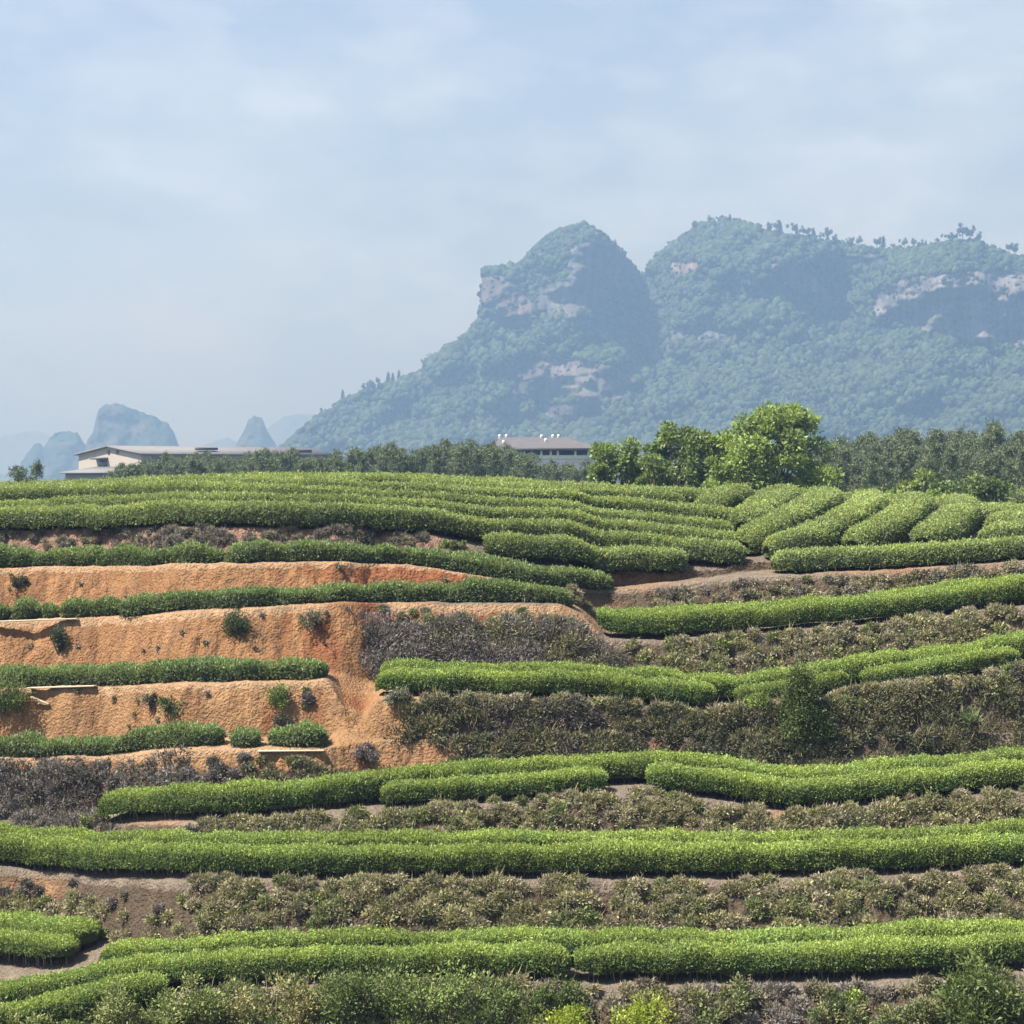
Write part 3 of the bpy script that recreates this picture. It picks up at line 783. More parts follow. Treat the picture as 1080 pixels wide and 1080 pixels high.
SG = 'leafy shrubs along the bottom edge'
LG = np.array([.18, .235, .075]); LG2 = np.array([.27, .29, .12]); DK = np.array([.07, .10, .038])
for i, (u, v, w_, h_, ca, cb, lb) in enumerate([
    (25, 1102, 1.9, 1.0, LG, LG2, 'pale green shrub in the bottom left corner below the hedge stub'),
    (120, 1092, 2.1, 1.15, LG * .85, LG2, 'leafy shrub touching the right end of the hedge stub'),
    (205, 1085, 1.9, 1.15, LG, LG2 * 1.1, 'pale leafy shrub just right of the hedge stub end'),
    (290, 1080, 2.1, 1.2, LG2, np.array([.22, .19, .09]), 'yellowish olive shrub under the dark hollow of the front row'),
    (375, 1082, 1.8, 1.75, DK * 1.4, LG * .8, 'tallest dark shrub overlapping the lowest front hedge'),
    (445, 1078, 2.0, 1.35, LG, GREEN * 1.3, 'bright leafy shrub between the tall dark shrub and centre'),
    (510, 1082, 1.7, 1.15, DK * 1.3, LG, 'mid green shrub left of the yellow-green one'),
    (590, 1072, 1.5, .85, DK * 1.4, LG * .8, 'low dark shrub behind the yellow-green bush'),
    (755, 1082, 1.5, .95, DK * 1.3, OLIVE, 'dark slim shrub right of the yellow-green bush'),
    (885, 1080, 1.7, .75, DK * 1.4, OLIVE * 1.1, 'small green shrub with a light tuft at lower right'),
    (960, 1088, 1.6, .8, DK * 1.5, OLIVE, 'small rounded shrub left of the dark corner shrub')]):
    bush('shrub', lb, u, v, w_, h_, ca, cb, push=-.1, n=3600, group=SG, leaf=.085)
bush('shrub', 'vivid yellow-green bush at the bottom centre of the photo', 636, 1122, 3.5, 1.45, np.array([.33, .40, .06]), np.array([.24, .31, .045]), push=0, n=9000, leaf=.08, mat=M_TREE, depth=.55)
bush('shrub', 'big dark green shrub in the bottom right corner', 1045, 1092, 2.5, 1.75, DK * .9, LG * .9, n=7000, leaf=.11, mat=M_TREE)
bush('shrub', 'yellow-green tuft on the bank at lower right', 900, 1062, .5, .5, np.array([.25, .36, .05]), GREEN * 1.5, n=500, leaf=.08)
bush('small_tree', 'pointed dark green tree rising in front of the fourth terrace hedges', 845, 768, 1.45, 1.8, DK * .9, LG * .75, n=13000, cone=True, leaf=.08, cat='tree', stems=5, push=-.15)
bush('shrub', 'yellow-green shrub on the lip left of the pointed dark tree', 805, 762, 1.1, .6, np.array([.22, .31, .06]), LG, n=1500, push=.1)
for (u, v, w_, h_, ca, cb, lb) in [
    (22, 620, .42, .62, DK * .9, GREY * .6, 'small dark upright bush on the upper orange bank near left edge'),
    (62, 694, .62, 1.0, GREY * .6, DK, 'dark grey-green bush below the topmost plank'),
    (246, 668, .95, .85, DK * 1.2, np.array([.07, .09, .045]), 'round dark green bush high on the tall orange bank'),
    (183, 760, .8, .62, DK, DK * 1.3, 'dark bush in the middle of the lower orange bank'),
    (160, 752, .45, .6, GREY * .9, OLIVE * .8, 'brownish dead bush left of the dark one on the lower orange bank'),
    (298, 752, .75, .75, GREEN, LG * 1.1, 'fresh green weed bush near the hedge end by the dirt path'),
    (302, 768, .9, .5, GREY * .7, DK, 'dark low bush beneath the fresh green one by the dirt path'),
    (328, 745, .45, .45, GREY * .8, GREY, 'small grey dead bush left of the dirt path'),
    (330, 668, .9, .5, GREY * .8, OLIVE * .7, 'thin grey scrub on the tall orange bank left of the thicket'),
    (2, 762, 1.3, 1.5, DK * 1.2, GREEN * .9, 'tall dark bush at left edge hanging over the second plank'),
    (393, 690, .5, 1.25, GREY * .7, GREY * .9, 'grey dead bush standing at the left end of the thicket'),
    (388, 812, .7, .6, GREY * .7, GREY * 1.1, 'small bluish grey bush at the foot of the dirt path'),
    (478, 581, 1.1, .25, GREEN, LG, 'low green plants on the footpath left of the short plump hedge'),
    (490, 745, .5, .45, GREY * 1.2, LG2, 'pale weed under the front hedge left end of the fourth terrace'),
    (420, 742, .9, .42, GREY * 1.2, LG * .9, 'weedy tuft under the left end of the fourth terrace hedge'),
    (100, 868, .9, .4, LG, LG2, 'small pale weeds below the rounded hedge end')]:
    bush('bush', lb, u, v, w_, h_, ca, cb, n=int(900 + 1800 * w_ * h_), leaf=.07, group='single bushes on the orange banks' if 'orange bank' in lb else None)
# grass tuft on the dark bank
gp = at_foot([1020], [770])[0]; gz = float(T(np.array([gp[0]]), np.array([gp[1]]))[0])
G = Geo(); n = 60; a = rng.uniform(0, 2 * math.pi, n)
dr = norm(np.stack([np.cos(a), -.6 + .4 * np.sin(a), rng.uniform(.3, 1.4, n)], 1))
G.leaves(np.tile([[0, -.2, .1]], (n, 1)), dr, rand_dirs(n), rng.uniform(.35, .6, n), .035, np.tile([[.20, .25, .12]], (n, 1)) * rng.uniform(.7, 1.3, (n, 1)))
o = G.build('grass_tuft', M_BRUSH); o.location = (gp[0], gp[1] - .15, gz)
tag(o, 'spiky pale grass tuft on the dark bank at right', 'grass')

# planks laid along the bank edges
def plank(label, u0, v0, u1, v1, push=0., th=.06, wd=.28):
    a = at_foot([u0, u1], [v0, v1])
    a[:, 1] += push
    z0_ = T(a[:, 0], a[:, 1], rough=False) + .12
    z0_ = -(np.array([v0, v1]) - HOR) / F * a[:, 1]
    c = np.array([a[:, 0].mean(), a[:, 1].mean(), z0_.mean()])
    dx, dy, dz = a[1, 0] - a[0, 0], a[1, 1] - a[0, 1], z0_[1] - z0_[0]
    G = Geo(); ln = math.hypot(dx, dy)
    G.box((0, 0, 0), (ln, wd, th), np.array([.62, .52, .37]), rot=math.atan2(dy, dx), tilt=math.atan2(dz, ln))
    o = G.build('plank', M_PLANK); o.location = (c + np.array([0, -.05, .02])).tolist()
    bv = o.modifiers.new('edge', 'BEVEL'); bv.width = .012; bv.segments = 2
    tag(o, label, 'plank', 'pale planks on the orange banks')
def plank_lip(label, k, u0, u1, out=.12, rise=.05, tilt=0., wd=.22, th=.04):
    a = []
    for u_ in (u0, u1):
        d = float(np.interp(u_, UC, KD[LIP[k]])) - out; a.append([(u_ - 540) / F * d, d, float(np.interp(u_, UC, KZ[LIP[k]])) + rise])
    a = np.array(a); a[1, 2] += tilt; c = a.mean(0); dx, dy, dz = a[1] - a[0]; ln = math.hypot(dx, dy)
    G = Geo(); G.box((0, 0, 0), (ln, wd, th), np.array([.42, .35, .25]), rot=math.atan2(dy, dx), tilt=math.atan2(dz, ln))
    o = G.build('plank', M_PLANK); o.location = c.tolist()
    bv = o.modifiers.new('edge', 'BEVEL'); bv.width = .012; bv.segments = 2
    tag(o, label, 'plank', 'pale planks on the orange banks')
plank_lip('long pale plank at left edge on the upper orange bank', 5, -40, 82)
plank_lip('pale plank below the even young hedge at left', 4, 30, 101)
plank_lip('short thin board leaning under the second plank', 4, 32, 52, out=.3, rise=-.2, tilt=-.25, wd=.1, th=.05)
plank_lip('short pale plank at the foot of the dirt path', 3, 272, 342, rise=-.02)

# ------------------------------------------------------------------ broadleaf trees behind the field
BARK = np.array([.11, .09, .07])
def broadleaf(label, u, Dd, vtop, wid, c1, c2, nleaf=9000, leaf=.2, nclust=90, seed=1, low=.25, shape=1.0):
    nleaf = int(nleaf * 1.8); nclust = int(nclust * 1.3); wid = wid * (1.3 if wid < 90 else 1.0)
    r = np.random.default_rng(seed)
    xx = (u - 540) / F * Dd; zz = float(T(np.array([xx]), np.array([float(Dd)]), rough=False)[0])
    H = -(vtop - HOR) / F * Dd - zz
    Wd = wid / F * Dd
    root = empty('broadleaf_tree', (xx, Dd, zz)); tag(root, label, 'tree', 'broadleaf trees behind the tea field')
    S = Geo(); th = H * .5
    tr = np.array([[0, 0, -.2], [.1, 0, H * .18], [-.08, .05, H * .36], [.05, 0, H * .62], [0, .05, H * .85]])
    S.tube(tr, [.22, .18, .15, .09, .03], BARK, 8)
    ce = []
    for q in range(nclust):
        hz = r.uniform(low, .96); env = math.sqrt(max(1 - (max(hz - .5, 0) / .5) ** 2, .03))
        env = min(env, 1) * (1 + .18 * math.sin(q * 2.3))
        a = r.uniform(0, 2 * math.pi); rr = Wd / 2 * env * r.uniform(.35, .98) ** .6
        ce.append([math.cos(a) * rr, math.sin(a) * rr * .85, hz * H])
    ce = np.array(ce)
    for q in range(0, nclust, 3):
        e = ce[q]; b = np.array([0, 0, max(e[2] * .55, H * .15)]); m = (b + e) / 2 + r.normal(0, .15, 3) - np.array([0, 0, .1])
        S.tube([b, m, e], [.06, .035, .012], BARK, 4)
    S.build('trunk', M_WOOD, root)
    G = Geo()
    cr = r.uniform(.22, .62, nclust) * Wd / 6.0 * 1.2
    tt = r.uniform(0, 1, nclust)[:, None]; cc = (c1 * (1 - tt) + c2 * tt) * r.uniform(.8, 1.2, nclust)[:, None]
    ci = r.integers(0, nclust, nleaf); d = norm(r.normal(size=(nleaf, 3)) + np.array([0, 0, .35]))
    P = ce[ci] + d * (cr[ci] * r.uniform(.35, 1.25, nleaf))[:, None] * np.array([1.15, 1.15, .8])
    rd = norm(r.normal(size=(nleaf, 3))); ln = leaf * 1.35 * r.uniform(.6, 1.3, nleaf)
    G.leaves(P, norm(d + rd * .9), norm(d + norm(r.normal(size=(nleaf, 3))) * .7), ln, ln * .5, cc[ci] * r.uniform(.7, 1.35, nleaf)[:, None])
    G.build('crown', M_TREE, root)
TG1 = np.array([.11, .16, .06]); TG2 = np.array([.20, .275, .09]); TL1 = np.array([.21, .29, .065]); TL2 = np.array([.27, .37, .10])
broadleaf('large light green tree, tallest on the crest of the field', 819, 128, 426, 112, TG2 * .9, TL2 * .9, 17000, .20, 130, 3, .12)
broadleaf('small yellowish green tree leaning against the largest tree at its left', 772, 131, 450, 56, TL1, TL2 * .8, 6000, .19, 55, 4, .1)
broadleaf('mid green tree at the centre of the crest clump', 712, 130, 445, 66, TG1, TG2, 9000, .19, 80, 5, .1)
broadleaf('dark tree with bare lower stems between the centre tree and the yellowish one', 742, 134, 452, 40, TG1 * .9, TG2 * .8, 4500, .19, 45, 6, .1)
broadleaf('bushy rounded tree at the left end of the crest clump', 655, 127, 459, 62, TG1, TG2 * 1.1, 10000, .19, 80, 7, .1)
broadleaf('low bushy tree at the foot of the crest clump beside the pavilion', 632, 125, 486, 24, TG1, TG2, 3500, .18, 35, 8, .2)
broadleaf('low leafy skirt of the crest clump under the centre tree', 690, 124, 478, 40, TG1, TG2, 3500, .18, 35, 21, .2)
broadleaf('low leafy skirt between the dark tree and the large light tree', 757, 124, 482, 34, TG2, TL1, 3000, .18, 30, 22, .2)
SH = 'green bushes below the right pine wood'
for u, Dd, vt, wd, ca, cb, lb, sdd in [
    (968, 125, 497, 50, TG2 * .8, TL1, 'yellowish bush below the right pine wood, leftmost', 11), (1010, 130, 498, 58, TG1, TG2, 'mid green bush below the right pine wood, second', 12),
    (1050, 127, 505, 50, TG1, TG2, 'dull green bush below the right pine wood, third', 13), (1092, 124, 512, 60, TG2 * .7, np.array([.16, .19, .10]), 'greyish bush at the right edge below the pine wood', 14),
    (1150, 126, 508, 70, TG1, TG2, 'green bush beyond the right edge below the pine wood', 15), (925, 150, 514, 60, TG1 * .8, TG1, 'dark low bush behind the slanting hedges', 16)]:
    broadleaf(lb, u, Dd, vt, wd, ca, cb, 5000, .19, 50, sdd, .1)

# ------------------------------------------------------------------ pine belts
def pine_mesh(seed, H=13.0, wid=3.6):
    r = np.random.default_rng(seed)
    S = Geo(); tx = np.cumsum(r.normal(0, .12, 7)); ty = np.cumsum(r.normal(0, .12, 7))
    tz = np.linspace(-.3, H * .97, 7)
    S.tube(np.stack([tx - tx[0], ty - ty[0], tz], 1), np.linspace(.17, .03, 7), BARK * 1.1, 6)
    G = Geo(); nb = 100; PP = []; DD_ = []
    for q in range(nb):
        f = r.uniform(.12, 1) ** .8; hz = H * f
        rr = wid / 2 * (1 - f) ** .55 * r.uniform(.55, 1.1) + .25
        a = q * 2.4 + r.uniform(-.5, .5)
        cx, cy = np.interp(hz, tz, tx - tx[0]), np.interp(hz, tz, ty - ty[0])
        e = np.array([cx + math.cos(a) * rr, cy + math.sin(a) * rr, hz + rr * r.uniform(.1, .5)])
        b = np.array([cx, cy, hz])
        if q % 2 == 0: S.tube([b, (b + e) / 2 - [0, 0, .08], e], [.04, .025, .01], BARK, 3)
        for g in range(5):
            k = r.uniform(.35, 1.0); PP.append(b + (e - b) * k + r.normal(0, .16, 3))
    PP = np.array(PP); m = len(PP) * 9; ci = r.integers(0, len(PP), m)
    d = norm(r.normal(size=(m, 3)) + np.array([0, 0, .9]))
    cc = np.array([.125, .155, .085]) * r.uniform(.7, 1.35, len(PP))[:, None]
    G.leaves(PP[ci] + r.normal(0, .1, (m, 3)), d, norm(r.normal(size=(m, 3))), r.uniform(.25, .5, m), r.uniform(.05, .10, m), cc[ci] * r.uniform(.7, 1.4, m)[:, None])
    return S, G, H
protos = []
for sdd in range(6):
    S, G, H = pine_mesh(100 + sdd, wid=[3.2, 4.0, 3.6, 4.6, 3.0, 4.2][sdd])
    t_ = S.build('trunk', M_WOOD); c_ = G.build('crown', M_PINE)
    protos.append([t_, c_, H, False])
def pine(u, Dd, vtop, label, group, which):
    t_, c_, H, used = protos[which]
    xx = (u - 540) / F * Dd; zz = float(T(np.array([xx]), np.array([float(Dd)]), rough=False)[0])
    hgt = -(vtop - HOR) / F * Dd - zz
    s = hgt / H
    root = empty('pine_tree', (xx, Dd, zz)); tag(root, label, 'pine tree', group)
    root.scale = (max(s, .55) * random.uniform(.9, 1.1), max(s, .55), s); root.rotation_euler.z = random.uniform(0, 6.28)
    if used:
        t_ = t_.copy(); c_ = c_.copy(); COL.objects.link(t_); COL.objects.link(c_)
    t_.parent = root; c_.parent = root
    protos[which][3] = True
belt = [(75,500),(100,494),(125,489),(150,484),(180,478),(215,477),(250,480),(270,476),(280,470),(300,473),(330,478),(345,480),(365,472),(380,470),(400,466),(420,468),(440,473),(455,466),(475,463),(490,466),(515,465),(530,468),(558,474),(566,483),(600,487),(640,486),(700,480)]
q = 0
for u in np.arange(112, 640, 5.6):
    uu_ = u + random.uniform(-3, 3)
    vt = lerp(belt, uu_) + 6 + random.choice([0, 1, 2, 4, 7])
    pine(uu_, random.uniform(205, 235), vt, 'dark pine in the hazy belt between the warehouse and the broadleaf trees', 'pines of the belt behind the field', q % 6); q += 1
for u in np.arange(116, 700, 11.5):
    uu_ = u + random.uniform(-4, 4)
    pine(uu_, random.uniform(238, 262), lerp(belt, uu_) + random.uniform(0, 7), 'dark pine in the hazy belt between the warehouse and the broadleaf trees', 'pines of the belt behind the field', q % 6); q += 1
for (u, vt, lb) in [(16, 494, 'tiny dark pine top leftmost on the skyline of the tea field'), (28, 493, 'tiny dark pine top second from left on the skyline'), (38, 489, 'small rounded pine top just left of the warehouse lean-to')]:
    pine(u, 190, vt, lb, 'tiny pine tops at far left', q % 6); q += 1
wood = [(860,470),(880,458),(893,452),(905,457),(918,455),(940,456),(950,450),(962,448),(975,449),(985,447),(1000,449),(1008,448),(1025,451),(1035,449),(1044,443),(1055,455),(1065,452),(1080,448),(1150,446),(1260,450)]
for Dd0, st, ex in ((172, 13, 20), (185, 13, 11), (200, 11, 4), (214, 10, 0)):
    for u in np.arange(858, 1250, st):
        uu_ = u + random.uniform(-4, 4)
        pine(uu_, Dd0 + random.uniform(-5, 5), lerp(wood, uu_) + ex + 5 + random.uniform(-2, 10), 'dark pine in the wood on the right below the mountain', 'pines of the right wood', q % 6); q += 1
pine(1044, 206, 445, 'tallest pine of the right wood with a pointed layered top', 'pines of the right wood', 3)

# ------------------------------------------------------------------ warehouse and pavilion beyond the field
CREAM = np.array([.38, .345, .31]); GREYR = np.array([.15, .15, .155]); DARKW = np.array([.05, .055, .06])
def V3(u, v, Dd): return np.array([(u - 540) / F * Dd, Dd, -(v - HOR) / F * Dd])
DW = 340.0; px = DW / F
root = empty('warehouse', ((115 - 540) * px, DW, -9)); tag(root, 'long cream warehouse with shallow gable roof and grey lean-to at far left', 'building')
def part(g, name, mat, parent, label=None, smooth=False): return local(parent, g.build(name, mat, smooth=smooth, label=label))
def X(u): return (u - 540) * px
def Z(v): return (HOR - v) * px
# plan: gable wall from A (left) to B (right corner), long side runs right and away from B
Ag = np.array([X(83), DW + 10.0]); Bg = np.array([X(149) , DW]); Cg = np.array([X(352) * 1.0, DW + 26.0]); Cg[0] = (352 - 540) / F * Cg[1]
Dg = Ag + (Cg - Bg)
Ag[0] = (83 - 540) / F * Ag[1]
G = Geo(); zt = Z(479.5); zr_ = Z(471.5); zb = -9.
mid = (Ag + Bg) / 2; midf = (Cg + Dg) / 2
def P3(p, z_): return [p[0], p[1], z_]
G.add([P3(Ag, zb), P3(Bg, zb), P3(Bg, zt), P3(mid, zr_), P3(mid, zb), P3(Ag, zt)], [[0, 4, 3, 5], [4, 1, 2, 3]], CREAM)
G.add([P3(Bg, zb), P3(Cg, zb), P3(Cg, zt), P3(Bg, zt)], [[0, 1, 2, 3]], CREAM * .95)
G.add([P3(Ag, zb), P3(Dg, zb), P3(Dg, zt), P3(Ag, zt)], [[3, 2, 1, 0]], CREAM)
G.add([P3(Dg, zb), P3(Cg, zb), P3(Cg, zt), P3(midf, zr_), P3(midf, zb), P3(Dg, zt)], [[5, 3, 4, 0], [3, 2, 1, 4]], CREAM)
part(G, 'wall', M_PLASTER, root)
G = Geo(); ov = .5; dr_ = (Cg - Bg) / np.linalg.norm(Cg - Bg); cr_ = (Bg - Ag) / np.linalg.norm(Bg - Ag)
def slab(G, a, b, c, d, th, col):
    a, b, c, d = [np.array(q, float) for q in (a, b, c, d)]
    t_ = np.array([0, 0, th])
    G.add([a, b, c, d, a + t_, b + t_, c + t_, d + t_], [[3, 2, 1, 0], [4, 5, 6, 7], [0, 1, 5, 4], [1, 2, 6, 5], [2, 3, 7, 6], [3, 0, 4, 7]], col)
def e3(p, z_, a=0, b=0): q = p + dr_ * a + cr_ * b; return [q[0], q[1], z_]
slab(G, e3(Bg, zt - .05, -ov, ov), e3(Cg, zt - .05, ov, ov), e3(midf, zr_ + .02, ov), e3(mid, zr_ + .02, -ov), .28, GREYR)
slab(G, e3(mid, zr_ + .02, -ov), e3(midf, zr_ + .02, ov), e3(Dg, zt - .05, ov, -ov), e3(Ag, zt - .05, -ov, -ov), .28, GREYR)
part(G, 'roof', M_ROOF, root)
# windows on the long side, door with canopy and vents on the gable
def on_wall(p, q, t, z_, w_, h_, name, col, mat, out=.12, d=.2, extra=None):
    v_ = (q - p) / np.linalg.norm(q - p); nrm = np.array([v_[1], -v_[0]]); c = p + (q - p) * t + nrm * out
    G = Geo(); G.box((c[0], c[1], z_), (w_, d, h_), col, rot=math.atan2(v_[1], v_[0])); return part(G, name, mat, root if extra is None else extra)
for uu_ in (165, 189, 213, 240, 268, 296):
    t_ = (uu_ - 149) / (352 - 149.) * .93
    fr_ = on_wall(Bg, Cg, t_, Z(487), 1.7, 1.5, 'window', CREAM * .6, M_PLASTER, .06, .16)
    on_wall(Bg, Cg, t_, Z(487), 1.4, 1.2, 'pane', DARKW, M_GLASS, .16, .06, fr_)
dm = on_wall(Ag, Bg, .40, Z(490), 1.9, 2.0, 'door', DARKW * 1.5, M_GLASS, .08, .2)
on_wall(Ag, Bg, .38, Z(483.3), 3.0, .3, 'canopy', GREYR * .8, M_ROOF, .6, 1.2)
for t_ in (.49, .63): on_wall(Ag, Bg, t_, Z(476.5), .5, .5, 'wall_vent', DARKW * 2, M_GLASS, .06, .14)
on_wall(Bg, Cg, .36, Z(472.5), 3.6, .4, 'roof_hatch', GREYR * .45, M_ROOF, -2, 1.2)
on_wall(Bg, Cg, .86, Z(474.5), 3.6, .6, 'roof_hatch', GREYR * .45, M_ROOF, -2, 1.2)
# lean-to in front of the gable
La = np.array([X(64), DW - 1.0]); Lb = np.array([X(133), DW - 6.0]); 
dl = (Lb - La) / np.linalg.norm(Lb - La); nl = np.array([-dl[1], dl[0]])
G = Geo(); slab(G, P3(La, Z(499.5)), P3(Lb, Z(499.5)), P3(Lb + nl * 7 + dl * 1, Z(493.5)), P3(La + nl * 7 + dl * 1.5, Z(493.5)), .2, GREYR * 1.05); part(G, 'lean_to_roof', M_ROOF, root)
G = Geo(); c = (La + Lb) / 2 + nl * 4
G.box((c[0], c[1], (Z(497.5) - 9) / 2), (np.linalg.norm(Lb - La) - 1, 6.4, Z(497.5) + 9), CREAM * .9, rot=math.atan2(dl[1], dl[0])); part(G, 'lean_to_wall', M_PLASTER, root)

DP = 320.0; px = DP / F
root = empty('pavilion', (X(570), DP + 6, -9)); tag(root, 'grey hip-roofed building with open pillared upper floor and round roof vents', 'building')
TILE = np.array([.10, .095, .10]); WHITE = np.array([.72, .71, .69])
x0, x1 = X(512), X(634); y0, y1 = DP, DP + 13.0; ze = Z(472.5); zr_ = Z(460.5)
G = Geo()
a, b, c, d = [x0, y0, ze], [x1, y0, ze], [x1, y1, ze], [x0, y1, ze]; r0, r1 = [x0 + 2.2, (y0 + y1) / 2, zr_], [x1 - 4.8, (y0 + y1) / 2, zr_]
t_ = [0, 0, -.3]
G.add([a, b, c, d, r0, r1], [[0, 1, 5, 4], [2, 3, 4, 5]], TILE)
G.add([a, d, r0, [(q + p) / 2 for q, p in zip(a, r0)]], [[3, 2, 1, 0]], TILE); G.add([b, c, r1, [(q + p) / 2 for q, p in zip(b, r1)]], [[0, 1, 2, 3]], TILE)
G.box(((x0 + x1) / 2, (y0 + y1) / 2, ze - .18), (x1 - x0, y1 - y0, .3), TILE * .8)
part(G, 'roof', M_ROOF, root)
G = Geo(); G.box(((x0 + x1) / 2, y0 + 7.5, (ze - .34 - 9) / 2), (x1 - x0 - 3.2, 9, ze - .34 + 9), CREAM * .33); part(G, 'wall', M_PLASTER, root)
G = Geo(); G.box(((x0 + x1) / 2, y0 + 2.0, (Z(484) - 9) / 2), (x1 - x0 - 2.2, 2.4, Z(484) + 9), WHITE * .85); part(G, 'lower_floor', M_PLASTER, root)
G = Geo(); G.box(((x0 + x1) / 2, y0 + .86, Z(482.2)), (x1 - x0 - 2.1, .2, .62), WHITE); part(G, 'parapet', M_PLASTER, root)
for uu_ in (520, 536, 553, 571, 581, 588.5, 607, 621, 630):
    G = Geo(); G.box((X(uu_), y0 + .9, (ze - .36 + Z(484)) / 2), (.32, .3, ze - .36 - Z(484)), WHITE); part(G, 'column', M_PLASTER, root)
for uu_ in (528, 545, 562, 598, 614):
    G = Geo(); G.box((X(uu_), y0 + 2.92, Z(478.5)), (1.5, .14, 1.0), DARKW); part(G, 'window', M_GLASS, root)
for uu_, v_ in ((527,459),(534,459),(531,465.5),(571,459.3),(583,458.5),(589,458.5),(575.5,463.6)):
    f_ = np.clip((v_ + 1.5 - 472.5) / (460.5 - 472.5), 0, 1)
    yv = y0 + (y1 - y0) / 2 * f_; zv = ze + (zr_ - ze) * f_
    G = Geo(); 
    ph = np.linspace(-.5, math.pi / 2 - .05, 7); 
    pts = np.stack([0 * ph, 0 * ph, .22 + .22 * np.sin(ph)], 1) + np.array([(uu_ - 540) / F * yv, yv, zv])
    rr = .21 * np.cos(ph)
    G.tube(np.vstack([pts[0] - [0, 0, .45], pts]), np.concatenate([[.13], rr]), WHITE * 1.1, 10); part(G, 'roof_vent', M_METAL, root, smooth=True)

# ------------------------------------------------------------------ mountains
RIDGE = [(200,512),(240,500),(290,480),(300,471),(340,436),(362,424),(380,416),(400,407),(430,399),(445,392),(460,376),(480,362),(500,347),(506,338),(508,293),(515,285),(535,282),(549,281),(558,270),(575,254),(590,244),(605,238),(622,240),(640,253),(655,265),(666,277),(670,288),(675,295),(680,288),(695,269),(715,254),(740,238),(765,233),(790,238),(810,247),(850,252),(880,257),(930,264),(970,263),(1000,257),(1030,256),(1055,267),(1080,275),(1130,288),(1250,335),(1400,420),(1480,500)]
def inpoly(u, v, poly):
    ins = np.zeros(u.shape, bool); j = len(poly) - 1
    for i in range(len(poly)):
        xi, yi = poly[i]; xj, yj = poly[j]
        c = ((yi > v) != (yj > v)) & (u < (xj - xi) * (v - yi) / (yj - yi + 1e-9) + xi)
        ins ^= c; j = i
    return ins
CLIFFS = [
 ([(505,290),(530,292),(548,300),(560,325),(562,345),(540,352),(520,345),(506,336)], (.27,.20,.17)),
 ([(598,262),(612,256),(640,262),(668,278),(672,296),(648,310),(625,330),(600,340),(575,332),(568,312),(580,300),(600,296)], (.17,.15,.14)),
 ([(562,305),(590,300),(598,320),(590,336),(566,335)], (.17,.16,.14)),
 ([(705,278),(738,276),(736,290),(712,296)], (.28,.20,.17)),
 ([(812,278),(840,278),(862,292),(878,314),(866,324),(838,314),(812,302)], (.17,.15,.14)),
 ([(872,268),(930,268),(935,282),(880,284)], (.11,.11,.10)),
 ([(912,330),(925,310),(950,296),(1000,288),(1050,286),(1110,295),(1150,330),(1120,362),(1040,366),(990,356),(950,346)], (.21,.18,.165)),
 ([(535,388),(560,380),(600,378),(640,384),(668,398),(672,418),(630,424),(590,420),(545,416)], (.20,.16,.145)),
 ([(700,345),(770,348),(800,356),(770,364),(705,360)], (.13,.12,.11)),
 ([(560,425),(640,428),(640,446),(565,444)], (.16,.13,.12))]
mu = np.arange(200, 1480.1, 1.6); NR = 190
rv = lerp(RIDGE, mu) + .6 * vnoise(mu / 3.0, mu * 0, 0, 8) + 1.0 * vnoise(mu / 9., mu * 0, 0, 9)
VB = 530.0
tt = np.linspace(0, 1, NR)[:, None]
MV = VB + (rv[None] - VB) * tt; MU = np.tile(mu[None], (NR, 1))
cl = np.zeros(MV.shape); rockc = np.zeros(MV.shape + (3,))
wu = MU + 4 * fbm(MU / 10., MV / 10., 0, 71, 3); wv_ = MV + 3 * fbm(MU / 9., MV / 9., 3, 72, 3)
for poly, c in CLIFFS:
    m = inpoly(wu, wv_, poly); cl[m] = 1; rockc[m] = c
dv = -np.diff(MV, axis=0, prepend=MV[:1])
top_d = MV - rv[None]
slope = np.where(cl > 0, .10, 1.25 + .75 * fbm(MU / 40., MV / 22., 0, 73, 3))
slope = np.maximum(slope, .08) + np.where((top_d < 16) & (cl < 1), 1.6 * (1 - top_d / 16), 0)
MD = 2050 + np.cumsum(slope * dv, axis=0) * .95
# smooth depth sideways so neighbouring columns join
def blur(a, n, ax):
    k = np.hanning(n + 2)[1:-1]; k /= k.sum()
    return np.apply_along_axis(lambda r: np.convolve(np.pad(r, n // 2, mode='edge'), k, 'valid'), ax, a)
MD = .25 * blur(MD, 13, 1) + .75 * blur(MD, 91, 1)
MD -= .45 * (MU - 640)
MD += 48 * fbm(MU / 95. + MV / 160., MV / 75., 0, 74, 3) + 22 * fbm(MU / 22., MV / 16., 0, 75, 3)
# buttresses: knob and domes bulge towards the viewer, gullies fall back
def bul(cu, cv, ru, rv_, a): return a * np.exp(-(((MU - cu) / ru) ** 2 + ((MV - cv) / rv_) ** 2))
MD -= bul(608, 285, 45, 45, 55) + bul(530, 310, 26, 32, 45) + bul(780, 275, 75, 35, 50) + bul(1010, 300, 75, 45, 60) - bul(890, 300, 26, 60, 50) - bul(690, 320, 20, 50, 20) - bul(560, 430, 50, 60, 30) + bul(640, 420, 60, 60, 40)
MD += np.where(cl > 0, 4 * fbm(MU / 5., MV / 22., 0, 76, 3) + 1.6 * np.sign(np.sin(MV / 4.5 + 2 * vnoise(MU / 30., MV / 30.))), 4 * fbm(MU / 6., MV / 6., 0, 77, 3))
MD = np.maximum(MD, 1500)
ground_c = np.array([.025, .038, .026])
streak = 1 + .6 * fbm(MU / 3.2, MV / 40., 0, 78, 3)
mc = np.where(cl[..., None] > 0, rockc * np.array([.44, .50, .56]) * streak[..., None], ground_c)
